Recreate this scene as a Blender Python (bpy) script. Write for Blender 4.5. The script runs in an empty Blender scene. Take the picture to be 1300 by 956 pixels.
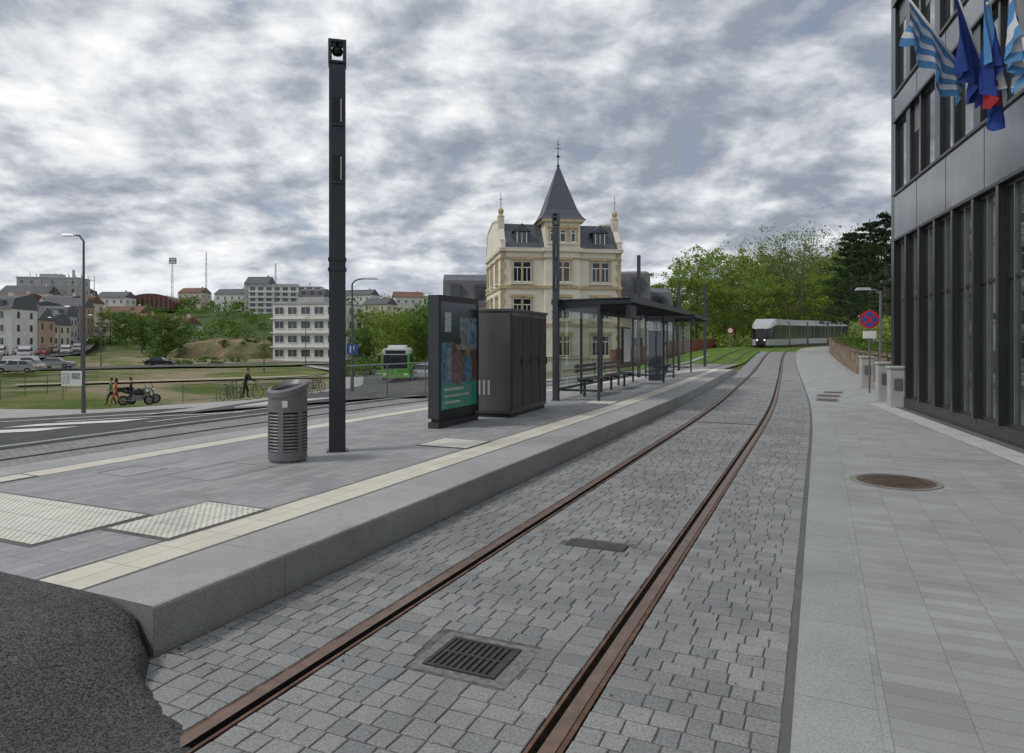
import bpy, math, random
import numpy as np
from mathutils import Vector, Matrix
random.seed(7); rng=np.random.default_rng(7)
scene=bpy.context.scene
EYE=1.71
# ------------------------------------------------------------------ materials
def newmat(name):
    m=bpy.data.materials.new(name); m.use_nodes=True
    nt=m.node_tree; b=nt.nodes['Principled BSDF']; return m,nt,b
def mathn(nt,op,a,b=None,c=None):
    n=nt.nodes.new('ShaderNodeMath'); n.operation=op
    for i,x in enumerate((a,b,c)):
        if x is None: continue
        if isinstance(x,(int,float)): n.inputs[i].default_value=x
        else: nt.links.new(x,n.inputs[i])
    return n.outputs[0]
def noise(nt,vec,scale,detail=5,rough=.55,dist=0):
    n=nt.nodes.new('ShaderNodeTexNoise'); n.inputs['Scale'].default_value=scale
    n.inputs['Detail'].default_value=detail; n.inputs['Roughness'].default_value=rough
    n.inputs['Distortion'].default_value=dist
    if vec is not None: nt.links.new(vec,n.inputs['Vector'])
    return n.outputs['Fac']
def mixc(nt,f,a,b,mode='MIX'):
    n=nt.nodes.new('ShaderNodeMix'); n.data_type='RGBA'; n.blend_type=mode
    def s(i,x):
        if isinstance(x,(int,float)) : n.inputs[i].default_value=x
        elif isinstance(x,tuple): n.inputs[i].default_value=(x[0],x[1],x[2],1)
        else: nt.links.new(x,n.inputs[i])
    s(0,f); s(6,a); s(7,b)
    return n.outputs[2]
def scalec(nt,col,f):
    n=nt.nodes.new('ShaderNodeVectorMath'); n.operation='SCALE'
    if isinstance(col,tuple): n.inputs[0].default_value=col
    else: nt.links.new(col,n.inputs[0])
    if isinstance(f,(int,float)): n.inputs[3].default_value=f
    else: nt.links.new(f,n.inputs[3])
    return n.outputs[0]
def maprange(nt,x,a,b,c,d):
    n=nt.nodes.new('ShaderNodeMapRange'); nt.links.new(x,n.inputs[0])
    for i,k in enumerate((a,b,c,d)): n.inputs[i+1].default_value=k
    return n.outputs[0]
def bumpn(nt,b,h,strength,dist=.01):
    n=nt.nodes.new('ShaderNodeBump'); n.inputs['Strength'].default_value=strength
    n.inputs['Distance'].default_value=dist
    nt.links.new(h,n.inputs['Height']); nt.links.new(n.outputs[0],b.inputs['Normal'])
def M(name,col,rough=.6,metal=0,var=.15,scale=3,bump=0,bscale=60,island=0,col2=None,spec=.5,bdist=.01,emit=0):
    m,nt,b=newmat(name)
    tc=nt.nodes.new('ShaderNodeTexCoord').outputs['Object']
    f=maprange(nt,noise(nt,tc,scale,3.5,.6),.3,.7,1-var,1+var)
    c=tuple(col)
    if col2 is not None:
        c=mixc(nt,maprange(nt,noise(nt,tc,scale*.6,4,.6),.4,.6,0,1),c,tuple(col2))
    c=scalec(nt,c,f)
    if island:
        g=nt.nodes.new('ShaderNodeNewGeometry').outputs['Random Per Island']
        c=scalec(nt,c,maprange(nt,g,0,1,1-island,1+island))
    nt.links.new(c,b.inputs['Base Color'])
    b.inputs['Roughness'].default_value=rough; b.inputs['Metallic'].default_value=metal
    b.inputs['Specular IOR Level'].default_value=spec
    if emit:
        nt.links.new(c,b.inputs['Emission Color']); b.inputs['Emission Strength'].default_value=emit
    if bump: bumpn(nt,b,noise(nt,tc,bscale,3,.6),bump,bdist)
    return m
def paving(name,c1,c2,mort,bw,rh,ms=.004,off=.5,bump=.4,rough=.75,speck=.12,dirt=.2,dots=0,stain=.3):
    m,nt,b=newmat(name)
    tcn=nt.nodes.new('ShaderNodeTexCoord'); uv=tcn.outputs['UV']; ob=tcn.outputs['Object']
    br=nt.nodes.new('ShaderNodeTexBrick'); nt.links.new(uv,br.inputs['Vector'])
    br.offset=off
    br.inputs['Scale'].default_value=1; br.inputs['Brick Width'].default_value=bw
    br.inputs['Row Height'].default_value=rh; br.inputs['Mortar Size'].default_value=ms
    br.inputs['Mortar Smooth'].default_value=.1; br.inputs['Bias'].default_value=-.1
    br.inputs['Color1'].default_value=(*c1,1); br.inputs['Color2'].default_value=(*c2,1)
    br.inputs['Mortar'].default_value=(*mort,1)
    c=br.outputs['Color']
    c=scalec(nt,c,maprange(nt,noise(nt,ob,130,2,.7),.35,.65,1-speck,1+speck))
    c=scalec(nt,c,maprange(nt,noise(nt,ob,1.1,6,.65,.4),.3,.7,1-dirt,1+dirt))
    st=maprange(nt,noise(nt,ob,.6,6,.7,1.0),.56,.72,0,stain)
    c=mixc(nt,st,c,(.12,.115,.105))
    nt.links.new(c,b.inputs['Base Color'])
    b.inputs['Roughness'].default_value=rough
    h=mathn(nt,'MULTIPLY',br.outputs['Fac'],-1.0)
    h=mathn(nt,'ADD',h,mathn(nt,'MULTIPLY',noise(nt,ob,110,2),.3))
    if dots:
        sp=nt.nodes.new('ShaderNodeSeparateXYZ'); nt.links.new(uv,sp.inputs[0])
        w=mathn(nt,'MULTIPLY',mathn(nt,'SINE',mathn(nt,'MULTIPLY',sp.outputs[0],2*math.pi/dots)),mathn(nt,'SINE',mathn(nt,'MULTIPLY',sp.outputs[1],2*math.pi/dots)))
        h=mathn(nt,'ADD',h,mathn(nt,'MULTIPLY',w,.8))
        c2_=scalec(nt,c,maprange(nt,w,-1,0.5,.88,1.04)); nt.links.new(c2_,b.inputs['Base Color'])
    bumpn(nt,b,h,bump,.006)
    return m
def glassmat(name,tint=(.90,.94,.94),alpha=.22,rough=.03):
    m,nt,b=newmat(name)
    out=nt.nodes['Material Output']
    tr=nt.nodes.new('ShaderNodeBsdfTransparent'); tr.inputs[0].default_value=(*tint,1)
    gl=nt.nodes.new('ShaderNodeBsdfGlossy'); gl.inputs['Roughness'].default_value=rough
    lw=nt.nodes.new('ShaderNodeLayerWeight'); lw.inputs[0].default_value=.35
    mx=nt.nodes.new('ShaderNodeMixShader')
    nt.links.new(maprange(nt,lw.outputs['Fresnel'],0,1,alpha*.4,.8),mx.inputs[0])
    nt.links.new(tr.outputs[0],mx.inputs[1]); nt.links.new(gl.outputs[0],mx.inputs[2])
    nt.links.new(mx.outputs[0],out.inputs['Surface']); return m
def reflglass(name,col,metal,rough,wob=.15):
    m,nt,b=newmat(name); tc=nt.nodes.new('ShaderNodeTexCoord').outputs['Object']
    c=scalec(nt,tuple(col),maprange(nt,noise(nt,tc,.7,3),.3,.7,.7,1.3)); nt.links.new(c,b.inputs['Base Color'])
    b.inputs['Metallic'].default_value=metal; b.inputs['Roughness'].default_value=rough; b.inputs['Specular IOR Level'].default_value=.8
    bumpn(nt,b,noise(nt,tc,.9,1),wob,.05); return m
def leafmat(name,col,col2,island=.45):
    m,nt,b=newmat(name)
    g=nt.nodes.new('ShaderNodeNewGeometry'); r=g.outputs['Random Per Island']
    c=mixc(nt,r,tuple(col),tuple(col2))
    r2=mathn(nt,'FRACT',mathn(nt,'MULTIPLY',r,37.7))
    c=scalec(nt,c,maprange(nt,r2,0,1,1-island,1+island))
    nt.links.new(c,b.inputs['Base Color']); b.inputs['Roughness'].default_value=.65
    b.inputs['Specular IOR Level'].default_value=.25
    out=nt.nodes['Material Output']
    tl=nt.nodes.new('ShaderNodeBsdfTranslucent'); nt.links.new(c,tl.inputs[0])
    mx=nt.nodes.new('ShaderNodeMixShader'); mx.inputs[0].default_value=.45
    nt.links.new(b.outputs[0],mx.inputs[1]); nt.links.new(tl.outputs[0],mx.inputs[2])
    nt.links.new(mx.outputs[0],out.inputs['Surface']); return m

ANTH=M('anthracite_metal',(.044,.049,.056),.42,.1,.15,2,spec=.5)
ANTH2=M('anthracite_light',(.10,.105,.11),.45,.3,.12,2)
STEEL=M('brushed_steel',(.22,.225,.23),.42,.5,.12,6)
BLACK=M('black_plastic',(.012,.012,.013),.4,0,.2)
DARK=M('dark_void',(.01,.01,.01),.9,0,.1)
GRANITE=paving('granite_kerb',(.36,.365,.36),(.34,.345,.34),(.20,.20,.20),1.0,3.0,.003,.0,.35,.7,.28,.14)
GRAN_L=paving('granite_border',(.34,.355,.355),(.31,.325,.325),(.20,.20,.20),1.0,3.0,.003,.0,.25,.7,.25,.12)
PAV_P=paving('platform_pavers',(.34,.347,.352),(.26,.267,.275),(.16,.16,.16),.42,.14,.003,.5,.5,.75,.18,.14)
PAV_R=paving('sidewalk_pavers',(.36,.372,.37),(.29,.30,.30),(.21,.21,.21),.12,.34,.0022,.5,.4,.75,.18,.13)
CREAM=paving('cream_slabs',(.66,.63,.54),(.61,.58,.49),(.36,.345,.31),.4,.38,.004,0,.3,.7,.08,.12)
TACT=paving('tactile_ribbed',(.70,.68,.61),(.65,.63,.56),(.38,.37,.34),.3,.3,.004,0,1.0,.7,.08,.12,dots=.06)
DKSTRIP=M('dark_joint_strip',(.13,.13,.125),.8,0,.2,5)
def stone():
    m,nt,b=newmat('cobble_granite'); tc=nt.nodes.new('ShaderNodeTexCoord').outputs['Object']
    r=nt.nodes.new('ShaderNodeNewGeometry').outputs['Random Per Island']
    c=mixc(nt,r,(.205,.215,.22),(.285,.29,.285))
    c=scalec(nt,c,maprange(nt,noise(nt,tc,70,3,.7),.3,.7,.66,1.34))
    c=scalec(nt,c,maprange(nt,noise(nt,tc,.9,6,.65,.5),.3,.7,.80,1.2))
    c=mixc(nt,maprange(nt,noise(nt,tc,2.2,6,.7,.6),.56,.75,0,.6),c,(.21,.185,.14))
    nt.links.new(c,b.inputs['Base Color']); b.inputs['Roughness'].default_value=.75
    bumpn(nt,b,noise(nt,tc,75,3,.65),.5,.006); return m
STONE=stone()
MORTAR=M('joint_sand',(.16,.152,.135),.95,0,.3,20,col2=(.11,.105,.095))
COBTEX=paving('cobbles_far',(.28,.285,.285),(.21,.215,.22),(.16,.155,.15),.13,.15,.008,.5,.8,.8,.15,.12)
RUST=M('rusty_rail',(.13,.070,.045),.6,.25,.4,12,bump=.3,bscale=80,col2=(.18,.11,.075))
RAILTOP=M('rail_head',(.22,.15,.115),.38,.6,.25,8)
ASPH=M('asphalt',(.09,.09,.092),.9,0,.25,2,bump=1.0,bscale=120,bdist=.012,spec=.25)
def coarse():
    m,nt,b=newmat('asphalt_coarse'); tc=nt.nodes.new('ShaderNodeTexCoord').outputs['Object']
    vo=nt.nodes.new('ShaderNodeTexVoronoi'); vo.inputs['Scale'].default_value=130; nt.links.new(tc,vo.inputs['Vector'])
    sp=nt.nodes.new('ShaderNodeSeparateColor'); nt.links.new(vo.outputs['Color'],sp.inputs[0])
    c=scalec(nt,(.072,.072,.074),maprange(nt,sp.outputs[0],0,1,.40,1.9))
    c=scalec(nt,c,maprange(nt,noise(nt,tc,1.5,5,.6),.3,.7,.75,1.25))
    nt.links.new(c,b.inputs['Base Color']); b.inputs['Roughness'].default_value=.9; b.inputs['Specular IOR Level'].default_value=.2
    bumpn(nt,b,mathn(nt,'MULTIPLY',vo.outputs['Distance'],-1.0),.8,.0022); return m
ASPH_N=coarse()
PAINT=M('white_road_paint',(.66,.66,.64),.7,0,.2,4)
LPAVE=M('light_pavement',(.34,.335,.32),.85,0,.15,1.5,bump=.2)
GRASS=M('grass',(.10,.18,.035),.95,0,.3,1.2,bump=1,bscale=25,col2=(.14,.21,.05),bdist=.05,spec=.1)
CONC=M('concrete',(.45,.445,.43),.85,0,.15,2,bump=.2,bscale=40)
WHITEP=M('white_paint',(.75,.75,.73),.5,0,.06,3)
GLASS=glassmat('clear_glass')
WGLASS=M('window_glass',(.02,.025,.03),.07,0,.3,.8,spec=.9)
WGLASS2=M('window_glass_pale',(.06,.07,.08),.15,0,.5,.5,spec=.7)
GLASSR=glassmat('railing_glass',(.9,.95,.93),.3)

# ------------------------------------------------------------------ mesh builder
class MB:
    def __init__(s): s.v=[]; s.f=[]; s.m=[]
    def add(s,vs,fs,m=0):
        b=len(s.v); s.v+=[tuple(v) for v in vs]; s.f+=[tuple(b+i for i in f) for f in fs]
        s.m+=([m]*len(fs) if isinstance(m,int) else list(m)); return s
    def box(s,x0,x1,y0,y1,z0,z1,m=0):
        return s.add([(x0,y0,z0),(x1,y0,z0),(x1,y1,z0),(x0,y1,z0),(x0,y0,z1),(x1,y0,z1),(x1,y1,z1),(x0,y1,z1)],
          [(0,3,2,1),(4,5,6,7),(0,1,5,4),(1,2,6,5),(2,3,7,6),(3,0,4,7)],m)
    def cyl(s,p0,p1,r0,r1=None,n=10,m=0):
        if r1 is None: r1=r0
        p0=Vector(p0);p1=Vector(p1); d=(p1-p0).normalized()
        a=d.orthogonal().normalized(); b=d.cross(a)
        vs=[]
        for p,r in((p0,r0),(p1,r1)):
            for i in range(n):
                t=2*math.pi*i/n; vs.append(p+a*(r*math.cos(t))+b*(r*math.sin(t)))
        fs=[(i,(i+1)%n,n+(i+1)%n,n+i) for i in range(n)]+[tuple(range(n))[::-1],tuple(range(n,2*n))]
        return s.add(vs,fs,m)
    def tube(s,pts,rs,n=7,m=0):
        for i in range(len(pts)-1):
            r0=rs[i] if isinstance(rs,(list,tuple)) else rs; r1=rs[i+1] if isinstance(rs,(list,tuple)) else rs
            s.cyl(pts[i],pts[i+1],r0,r1,n,m)
        return s
    def lathe(s,prof,c=(0,0,0),n=16,m=0,sx=1,sy=1):
        vs=[];fs=[]
        for r,z in prof:
            for i in range(n):
                t=2*math.pi*i/n; vs.append((c[0]+sx*r*math.cos(t),c[1]+sy*r*math.sin(t),c[2]+z))
        for k in range(len(prof)-1):
            for i in range(n): fs.append((k*n+i,k*n+(i+1)%n,(k+1)*n+(i+1)%n,(k+1)*n+i))
        fs.append(tuple(range(n))[::-1]); fs.append(tuple(range((len(prof)-1)*n,len(prof)*n)))
        return s.add(vs,fs,m)
    def prism(s,pts,y0,y1,m=0):
        n=len(pts); vs=[(p[0],y0,p[1]) for p in pts]+[(p[0],y1,p[1]) for p in pts]
        fs=[(i,(i+1)%n,n+(i+1)%n,n+i) for i in range(n)]+[tuple(range(n))[::-1],tuple(range(n,2*n))]
        return s.add(vs,fs,m)
    def prismx(s,pts,x0,x1,m=0):
        n=len(pts); vs=[(x0,p[0],p[1]) for p in pts]+[(x1,p[0],p[1]) for p in pts]
        fs=[(i,(i+1)%n,n+(i+1)%n,n+i) for i in range(n)]+[tuple(range(n))[::-1],tuple(range(n,2*n))]
        return s.add(vs,fs,m)
    def torus(s,c,R,r,axis='y',n=20,k=6,m=0):
        vs=[];fs=[]
        for i in range(n):
            t=2*math.pi*i/n
            for j in range(k):
                p=2*math.pi*j/k; rr=R+r*math.cos(p); h=r*math.sin(p)
                q=(rr*math.cos(t),h,rr*math.sin(t)) if axis=='y' else (rr*math.cos(t),rr*math.sin(t),h)
                vs.append((c[0]+q[0],c[1]+q[1],c[2]+q[2]))
        for i in range(n):
            for j in range(k):
                fs.append((i*k+j,((i+1)%n)*k+j,((i+1)%n)*k+(j+1)%k,i*k+(j+1)%k))
        return s.add(vs,fs,m)
def link(o): scene.collection.objects.link(o); return o
def mesh_of(name,mb,mats,smooth=False):
    me=bpy.data.meshes.new(name); me.from_pydata(mb.v,[],mb.f)
    for m in mats: me.materials.append(m)
    me.polygons.foreach_set('material_index',mb.m)
    if smooth: me.polygons.foreach_set('use_smooth',[True]*len(mb.f))
    me.update(); return me
def obj(name,mb,mats,loc=(0,0,0),rz=0,parent=None,smooth=False,bevel=0,me=None,scale=1):
    if me is None: me=mesh_of(name,mb,mats,smooth)
    o=link(bpy.data.objects.new(name,me)); o.location=loc; o.rotation_euler=(0,0,rz); o.scale=(scale,)*3 if not isinstance(scale,tuple) else scale
    if parent: o.parent=parent
    if bevel:
        b=o.modifiers.new('bevel','BEVEL'); b.width=bevel; b.segments=2; b.limit_method='ANGLE'
    return o
def group(name,loc,rz,parts,bevel=0):
    e=link(bpy.data.objects.new(name,None)); e.location=loc; e.rotation_euler=(0,0,rz)
    for pn,mb,mats in parts: obj(pn,mb,mats,parent=e,bevel=bevel)
    return e
# ------------------------------------------------------------------ track frame
S=np.arange(-30,170,.5)
SL=np.interp(S,[-30,10,20,45,60,72,85,97,115,140,170],[.45,.45,.405,.40,.42,.5,.72,.95,1.2,1.4,1.6])
N_=np.sqrt(1+SL**2)
i0=int(np.argmin(abs(S)))
def integ(a):
    c=np.concatenate([[0],np.cumsum((a[1:]+a[:-1])/2*.5)]); return c-c[i0]
PXc=-.54+integ(SL/N_); PYc=3.07+integ(1/N_)
def F(s,v):
    sl=np.interp(s,S,SL); n=np.sqrt(1+sl**2)
    return np.interp(s,S,PXc)-v/n, np.interp(s,S,PYc)+v*sl/n
def heading(s): return math.atan2(1,float(np.interp(s,S,SL)))
def sm(t): t=np.clip(t,0,1); return t*t*(3-2*t)
def vL(s): return 8.29-4.99*sm((np.asarray(s,float)-6)/46)
def zt(s): s=np.asarray(s,float); return sm((s-34)/50)*1.0+np.clip(s-85,0,100)*.012
def hill(X,Y): return 27*sm((Y-150)/300)
def hsv(s,v,X,Y):
    b=vL(s)+1.75; d=np.clip(v-b,0,None)
    drop=np.where(d<28,.082*d,.082*28+.3*(1-np.exp(-(d-28)/4)))
    return zt(s)*np.exp(-d/25)-drop+hill(X,Y)
def inv(X,Y):
    X=np.atleast_1d(np.asarray(X,float)).ravel();Y=np.atleast_1d(np.asarray(Y,float)).ravel()
    so=np.empty(len(X));vo=np.empty(len(X))
    for a in range(0,len(X),5000):
        x=X[a:a+5000];y=Y[a:a+5000]
        d=(x[:,None]-PXc)**2+(y[:,None]-PYc)**2; k=d.argmin(1)
        sl=SL[k];n=N_[k];dx=x-PXc[k];dy=y-PYc[k]
        so[a:a+5000]=S[k]+(dx*sl+dy)/n; vo[a:a+5000]=(-dx+dy*sl)/n
    return so,vo
def gz(X,Y):
    s,v=inv(X,Y); X=np.atleast_1d(X).ravel();Y=np.atleast_1d(Y).ravel()
    return hsv(np.clip(s,-30,169),v,X,Y)
def g1(X,Y): return float(gz(X,Y)[0])
def BX(px,D): return (px-650)/867*D      # bearing measured off the photo -> metres at distance D
def onground(px,D,dz=0): x=BX(px,D); return (x,D,g1(x,D)+dz)

def loft(name,s0,s1,prof,mats,mi=None,step=.5,caps=False,terrain=False,parent=None,smooth=False):
    n=max(2,int(round((s1-s0)/step))+1); s=np.linspace(s0,s1,n); k=len(prof)
    V=np.stack([p[0](s) if callable(p[0]) else np.full(n,float(p[0])) for p in prof],1)
    Z=np.stack([p[1](s) if callable(p[1]) else np.full(n,float(p[1])) for p in prof],1)
    Sg=np.repeat(s[:,None],k,1); X,Y=F(Sg,V)
    zb=hsv(Sg,V,X,Y) if terrain else zt(Sg)
    Z2=Z+zb
    co=np.stack([X,Y,Z2],2).reshape(-1,3)
    U2=np.concatenate([V[:,:1],V[:,:1]+np.cumsum(np.abs(np.diff(V,axis=1))+np.abs(np.diff(Z,axis=1)),1)],1)
    fs=[];ms=[]
    for i in range(n-1):
        for j in range(k-1):
            a=i*k+j; fs.append((a,a+k,a+k+1,a+1)); ms.append(mi[j] if mi else 0)
    if caps:
        fs.append(tuple(range(k))); ms.append(0); fs.append(tuple(range((n-1)*k,n*k))[::-1]); ms.append(0)
    me=bpy.data.meshes.new(name); me.from_pydata(co.tolist(),[],fs)
    for m in mats: me.materials.append(m)
    me.polygons.foreach_set('material_index',ms)
    if smooth: me.polygons.foreach_set('use_smooth',[True]*len(fs))
    uvl=me.uv_layers.new(name='UV'); li=np.empty(len(me.loops),int); me.loops.foreach_get('vertex_index',li)
    uv=np.stack([Sg.ravel()[li],U2.ravel()[li]],1).ravel(); uvl.data.foreach_set('uv',uv)
    me.update(); o=link(bpy.data.objects.new(name,me))
    if parent: o.parent=parent
    return o
# ------------------------------------------------------------------ terrain
def terrain():
    a=np.linspace(-1,1,221); xs=np.sinh(a*5.2)/np.sinh(5.2)*1600-5
    b=np.linspace(0,1,240); ys=-40+np.sinh(b*4.6)/np.sinh(4.6)*2600
    X,Y=np.meshgrid(xs,ys); Z=gz(X.ravel(),Y.ravel()).reshape(X.shape)
    Z=Z-.12
    L=np.clip((np.hypot(X,Y)-70)/100,0,1)
    Z=Z+L*(1.2*np.sin(X*.031+1)*np.cos(Y*.027)+.6*np.sin(X*.09)*np.sin(Y*.07+2))
    n,k=X.shape; co=np.stack([X,Y,Z],2).reshape(-1,3)
    idx=np.arange(n*k).reshape(n,k)
    fs=np.stack([idx[:-1,:-1],idx[:-1,1:],idx[1:,1:],idx[1:,:-1]],2).reshape(-1,4)
    me=bpy.data.meshes.new('ground'); me.from_pydata(co.tolist(),[],fs.tolist())
    m,nt,bs=newmat('field_ground')
    tc=nt.nodes.new('ShaderNodeTexCoord').outputs['Object']
    c=mixc(nt,maprange(nt,noise(nt,tc,.12,5,.65,.5),.44,.60,0,1),(.085,.125,.032),(.17,.17,.07))
    dirt=maprange(nt,noise(nt,tc,.045,6,.65,.8),.46,.56,0,.9)
    c=mixc(nt,dirt,c,(.28,.235,.165))
    sp=nt.nodes.new('ShaderNodeSeparateXYZ'); nt.links.new(tc,sp.inputs[0])
    far=maprange(nt,sp.outputs[1],150,230,0,1)
    c=mixc(nt,far,c,(.075,.11,.04))
    c=scalec(nt,c,maprange(nt,noise(nt,tc,4,5,.7),.3,.7,.70,1.3))
    nt.links.new(c,bs.inputs['Base Color']); bs.inputs['Roughness'].default_value=.95; bs.inputs['Specular IOR Level'].default_value=.1
    bumpn(nt,bs,noise(nt,tc,12,4,.7),.8,.08)
    me.materials.append(m); me.polygons.foreach_set('use_smooth',[True]*len(fs)); link(bpy.data.objects.new('ground',me))
terrain()
# ------------------------------------------------------------------ track bed, rails, cobbles
RE=-1.60
loft('tram_track_bed',-14,62,[(RE-.01,-.006),(-.84,-.006),(-.84,-.04),(-.59,-.04),(-.59,-.006),(.59,-.006),(.59,-.04),(.84,-.04),(.84,-.006),(1.56,-.006)],[MORTAR],step=1)
for a_,b_ in((RE,-.80),(-.61,.61),(.80,1.52)): loft('cobblestone_paving',36,66,[(a_,-.001),(b_,-.001)],[COBTEX],step=1)
loft('cobblestone_paving',-14,46,[(lambda s:vL(s)-1.56,-.006),(lambda s:vL(s)+1.75,-.006)],[COBTEX],step=1)
loft('grass_strip',66,160,[(RE,-.03),(1.9,-.03)],[GRASS],step=2)
loft('grass_strip',38,160,[(lambda s:np.maximum(1.6,vL(s)-1.6),-.04),(lambda s:vL(s)+4.5,-.04)],[GRASS],step=2)
def rails(cfun,s0,s1,nm):
    for sg in(-1,1):
        g=-sg
        P=[(-.062,-.03),(-.062,.0),(-.038,.001),(-.036,.006),(.03,.006),(.033,-.03),(.068,-.03),(.070,.002),(.088,.002),(.088,-.03)]
        pr=[]
        for dv,z in P:
            dv2=dv if g>0 else -dv
            pr.append(((lambda s,dv2=dv2: cfun(s)+sg*.7175+dv2),z))
        mi=[1,1,1,0,2,2,1,1,1]
        if g<0: pr=pr[::-1]; mi=mi[::-1]
        loft(nm,s0,s1,pr,[RAILTOP,RUST,DARK],mi,step=.5)
rails(lambda s:0*s,-14,160,'tram_rail')
rails(vL,-14,160,'tram_rail')
def cobbles():
    co=[];fs=[];nb=0
    s=-6.0
    zones=[(RE,-.7175-.068),(-.7175+.095,.7175-.095),(.7175+.068,1.52)]
    while s<37:
        rh=.125+random.uniform(-.010,.010) if s<18 else .14
        for a,b in zones:
            v=a
            while v<b-.05:
                w=random.uniform(.10,.175)
                if b-(v+w)<.07: w=b-v
                if not(-.30<v+w/2<.22 and .47<s+rh/2<.95) and not (-.31<v+w/2<.21 and 2.8<s+rh/2<3.05):
                    g=.0034; z=random.uniform(-.0010,.0012) ; tl=random.uniform(-.0010,.0010); t2=random.uniform(-.0010,.0010)
                    q=[(s+g,v+g),(s+rh-g,v+g),(s+rh-g,v+w-g),(s+g,v+w-g)]
                    q=[(x+random.uniform(-.0028,.0028),y+random.uniform(-.0028,.0028)) for x,y in q]
                    cx=s+rh/2; cy=v+w/2
                    for ins,dz in((1,-.010),(.985,-.0025),(.92,0)):
                        for kk,(x,y) in enumerate(q):
                            co.append((cx+(x-cx)*ins,cy+(y-cy)*ins,z+dz+(tl if kk in(0,1) else -tl)+(t2 if kk in(1,2) else -t2)))
                    for r in(0,4):
                        for kk in range(4):
                            fs.append((nb+r+kk,nb+r+(kk+1)%4,nb+r+4+(kk+1)%4,nb+r+4+kk))
                    fs.append((nb+8,nb+9,nb+10,nb+11)); nb+=12
                v+=w
        s+=rh
    c=np.array(co); X,Y=F(c[:,0],c[:,1]); Z=c[:,2]+zt(c[:,0])
    me=bpy.data.meshes.new('cobblestone_paving'); me.from_pydata(np.stack([X,Y,Z],1).tolist(),[],fs); me.materials.append(STONE)
    link(bpy.data.objects.new('cobblestone_paving',me))
cobbles()
def at(s,v,z=0):
    x,y=F(s,v); return (float(x),float(y),z+float(zt(s)))
mb=MB(); mb.box(-.21,.21,-.21,.21,-.012,-.0035,1); mb.box(-.30,.27,-.275,.275,-.03,-.0045,2)
for a in(-.21,.185): mb.box(a,a+.025,-.21,.21,-.03,.004,0); mb.box(-.185,.185,a,a+.025,-.03,.0035,0)
for r in range(2):
    for i in range(10):
        x0=-.185+i*.038; mb.box(x0,x0+.02,-.185+r*.19,-.185+r*.19+.178,-.03,.002,0)
mb.box(-.185,.185,-.012,.005,-.03,.0025,0)
obj('drain_grate',mb,[M('cast_iron',(.07,.067,.064),.55,.5,.3,10,bump=.3),DARK,M('grate_bedding',(.19,.19,.18),.9,0,.4,25,bump=.5)],at(.71,-.04),heading(0)+math.pi/2,scale=(1,.85,1))
mb=MB(); mb.box(-.1,.1,-.25,.25,-.02,.006)
obj('track_access_cover',mb,[M('cover_dark',(.08,.08,.08),.7,.3,.3,10,bump=.6,bscale=60)],at(2.92,-.05),heading(0))
mb=MB(); mb.box(-.06,.06,-.6,.6,-.02,.005)
obj('track_cross_drain',mb,[ANTH],at(12.2,0),heading(12.2))
DJ=M('dark_rubber_joint',(.13,.13,.12),.8)
loft('sidewalk',-14,66,[(-2.0,.002),(RE-.04,.002),(RE,.0),(RE,-.05)],[GRAN_L],step=1)
loft('sidewalk_joint',-14,66,[(RE-.04,.0055),(RE,.0055)],[DJ],step=1)
loft('sidewalk',-14,22,[(-14,.0),(-2.0,.0)],[PAV_R],step=1)
loft('sidewalk',22,66,[(-4.6,.0),(-2.0,.0)],[PAV_R],step=1)
loft('sidewalk',66,160,[(-4.4,.02),(RE,.02)],[LPAVE],step=2)
# ------------------------------------------------------------------ platform
EL=lambda o:(lambda s:vL(s)-1.54-o)
H=.27
SE=34
loft('tram_platform',0,SE,[(1.54,-.05),(1.54,H-.02),(1.547,H-.006),(1.56,H),(2.12,H),(2.155,H),(2.535,H),(2.57,H),
      (EL(.94),H),(EL(.9),H),(EL(.58),H),(EL(.55),H),(EL(.02),H),(EL(0),H-.02),(EL(0),-.05)],
     [GRANITE,DKSTRIP,CREAM,PAV_P],[0,0,0,0,1,2,1,3,1,2,1,0,0,0],step=.5,caps=True)
rz_=lambda s:H*(1-sm((s-SE)/4))
loft('tram_platform_ramp',SE,SE+4.5,[(1.54,-.05),(1.54,lambda s:rz_(s)+.002),(EL(0),lambda s:rz_(s)+.002),(EL(0),-.05)],[GRANITE,PAV_P],[0,1,0],step=.5)
def patch(s0,s1,v0,v1,m=TACT):
    loft('tactile_paving',s0-.04,s1+.04,[(v0-.04 ,H+.004),(v1+.04,H+.004)],[DKSTRIP],step=.5)
    loft('tactile_paving',s0,s1,[(v0,H+.008),(v1,H+.008)],[m],step=.5)
patch(.92,1.86,2.56,3.22); patch(.42,1.32,3.31,5.75)
patch(5.5,6.2,2.56,3.3); patch(1.35,1.95,5.84,6.1); patch(12.5,13.2,2.56,3.2)
for s_,v_,a,b_ in((3.0,4.3,.9,.7),(5.2,4.9,.6,.5),(2.6,5.2,.5,.5),(7.9,3.1,.6,.6)):
    mb=MB(); 
    for q in((-a/2,-a/2+.015,-b_/2,b_/2),(a/2-.015,a/2,-b_/2,b_/2),(-a/2+.015,a/2-.015,-b_/2,-b_/2+.015),(-a/2+.015,a/2-.015,b_/2-.015,b_/2)): mb.box(*q,0,.003)
    obj('service_cover_frame',mb,[STEEL],at(s_,v_,H),heading(s_))
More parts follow.
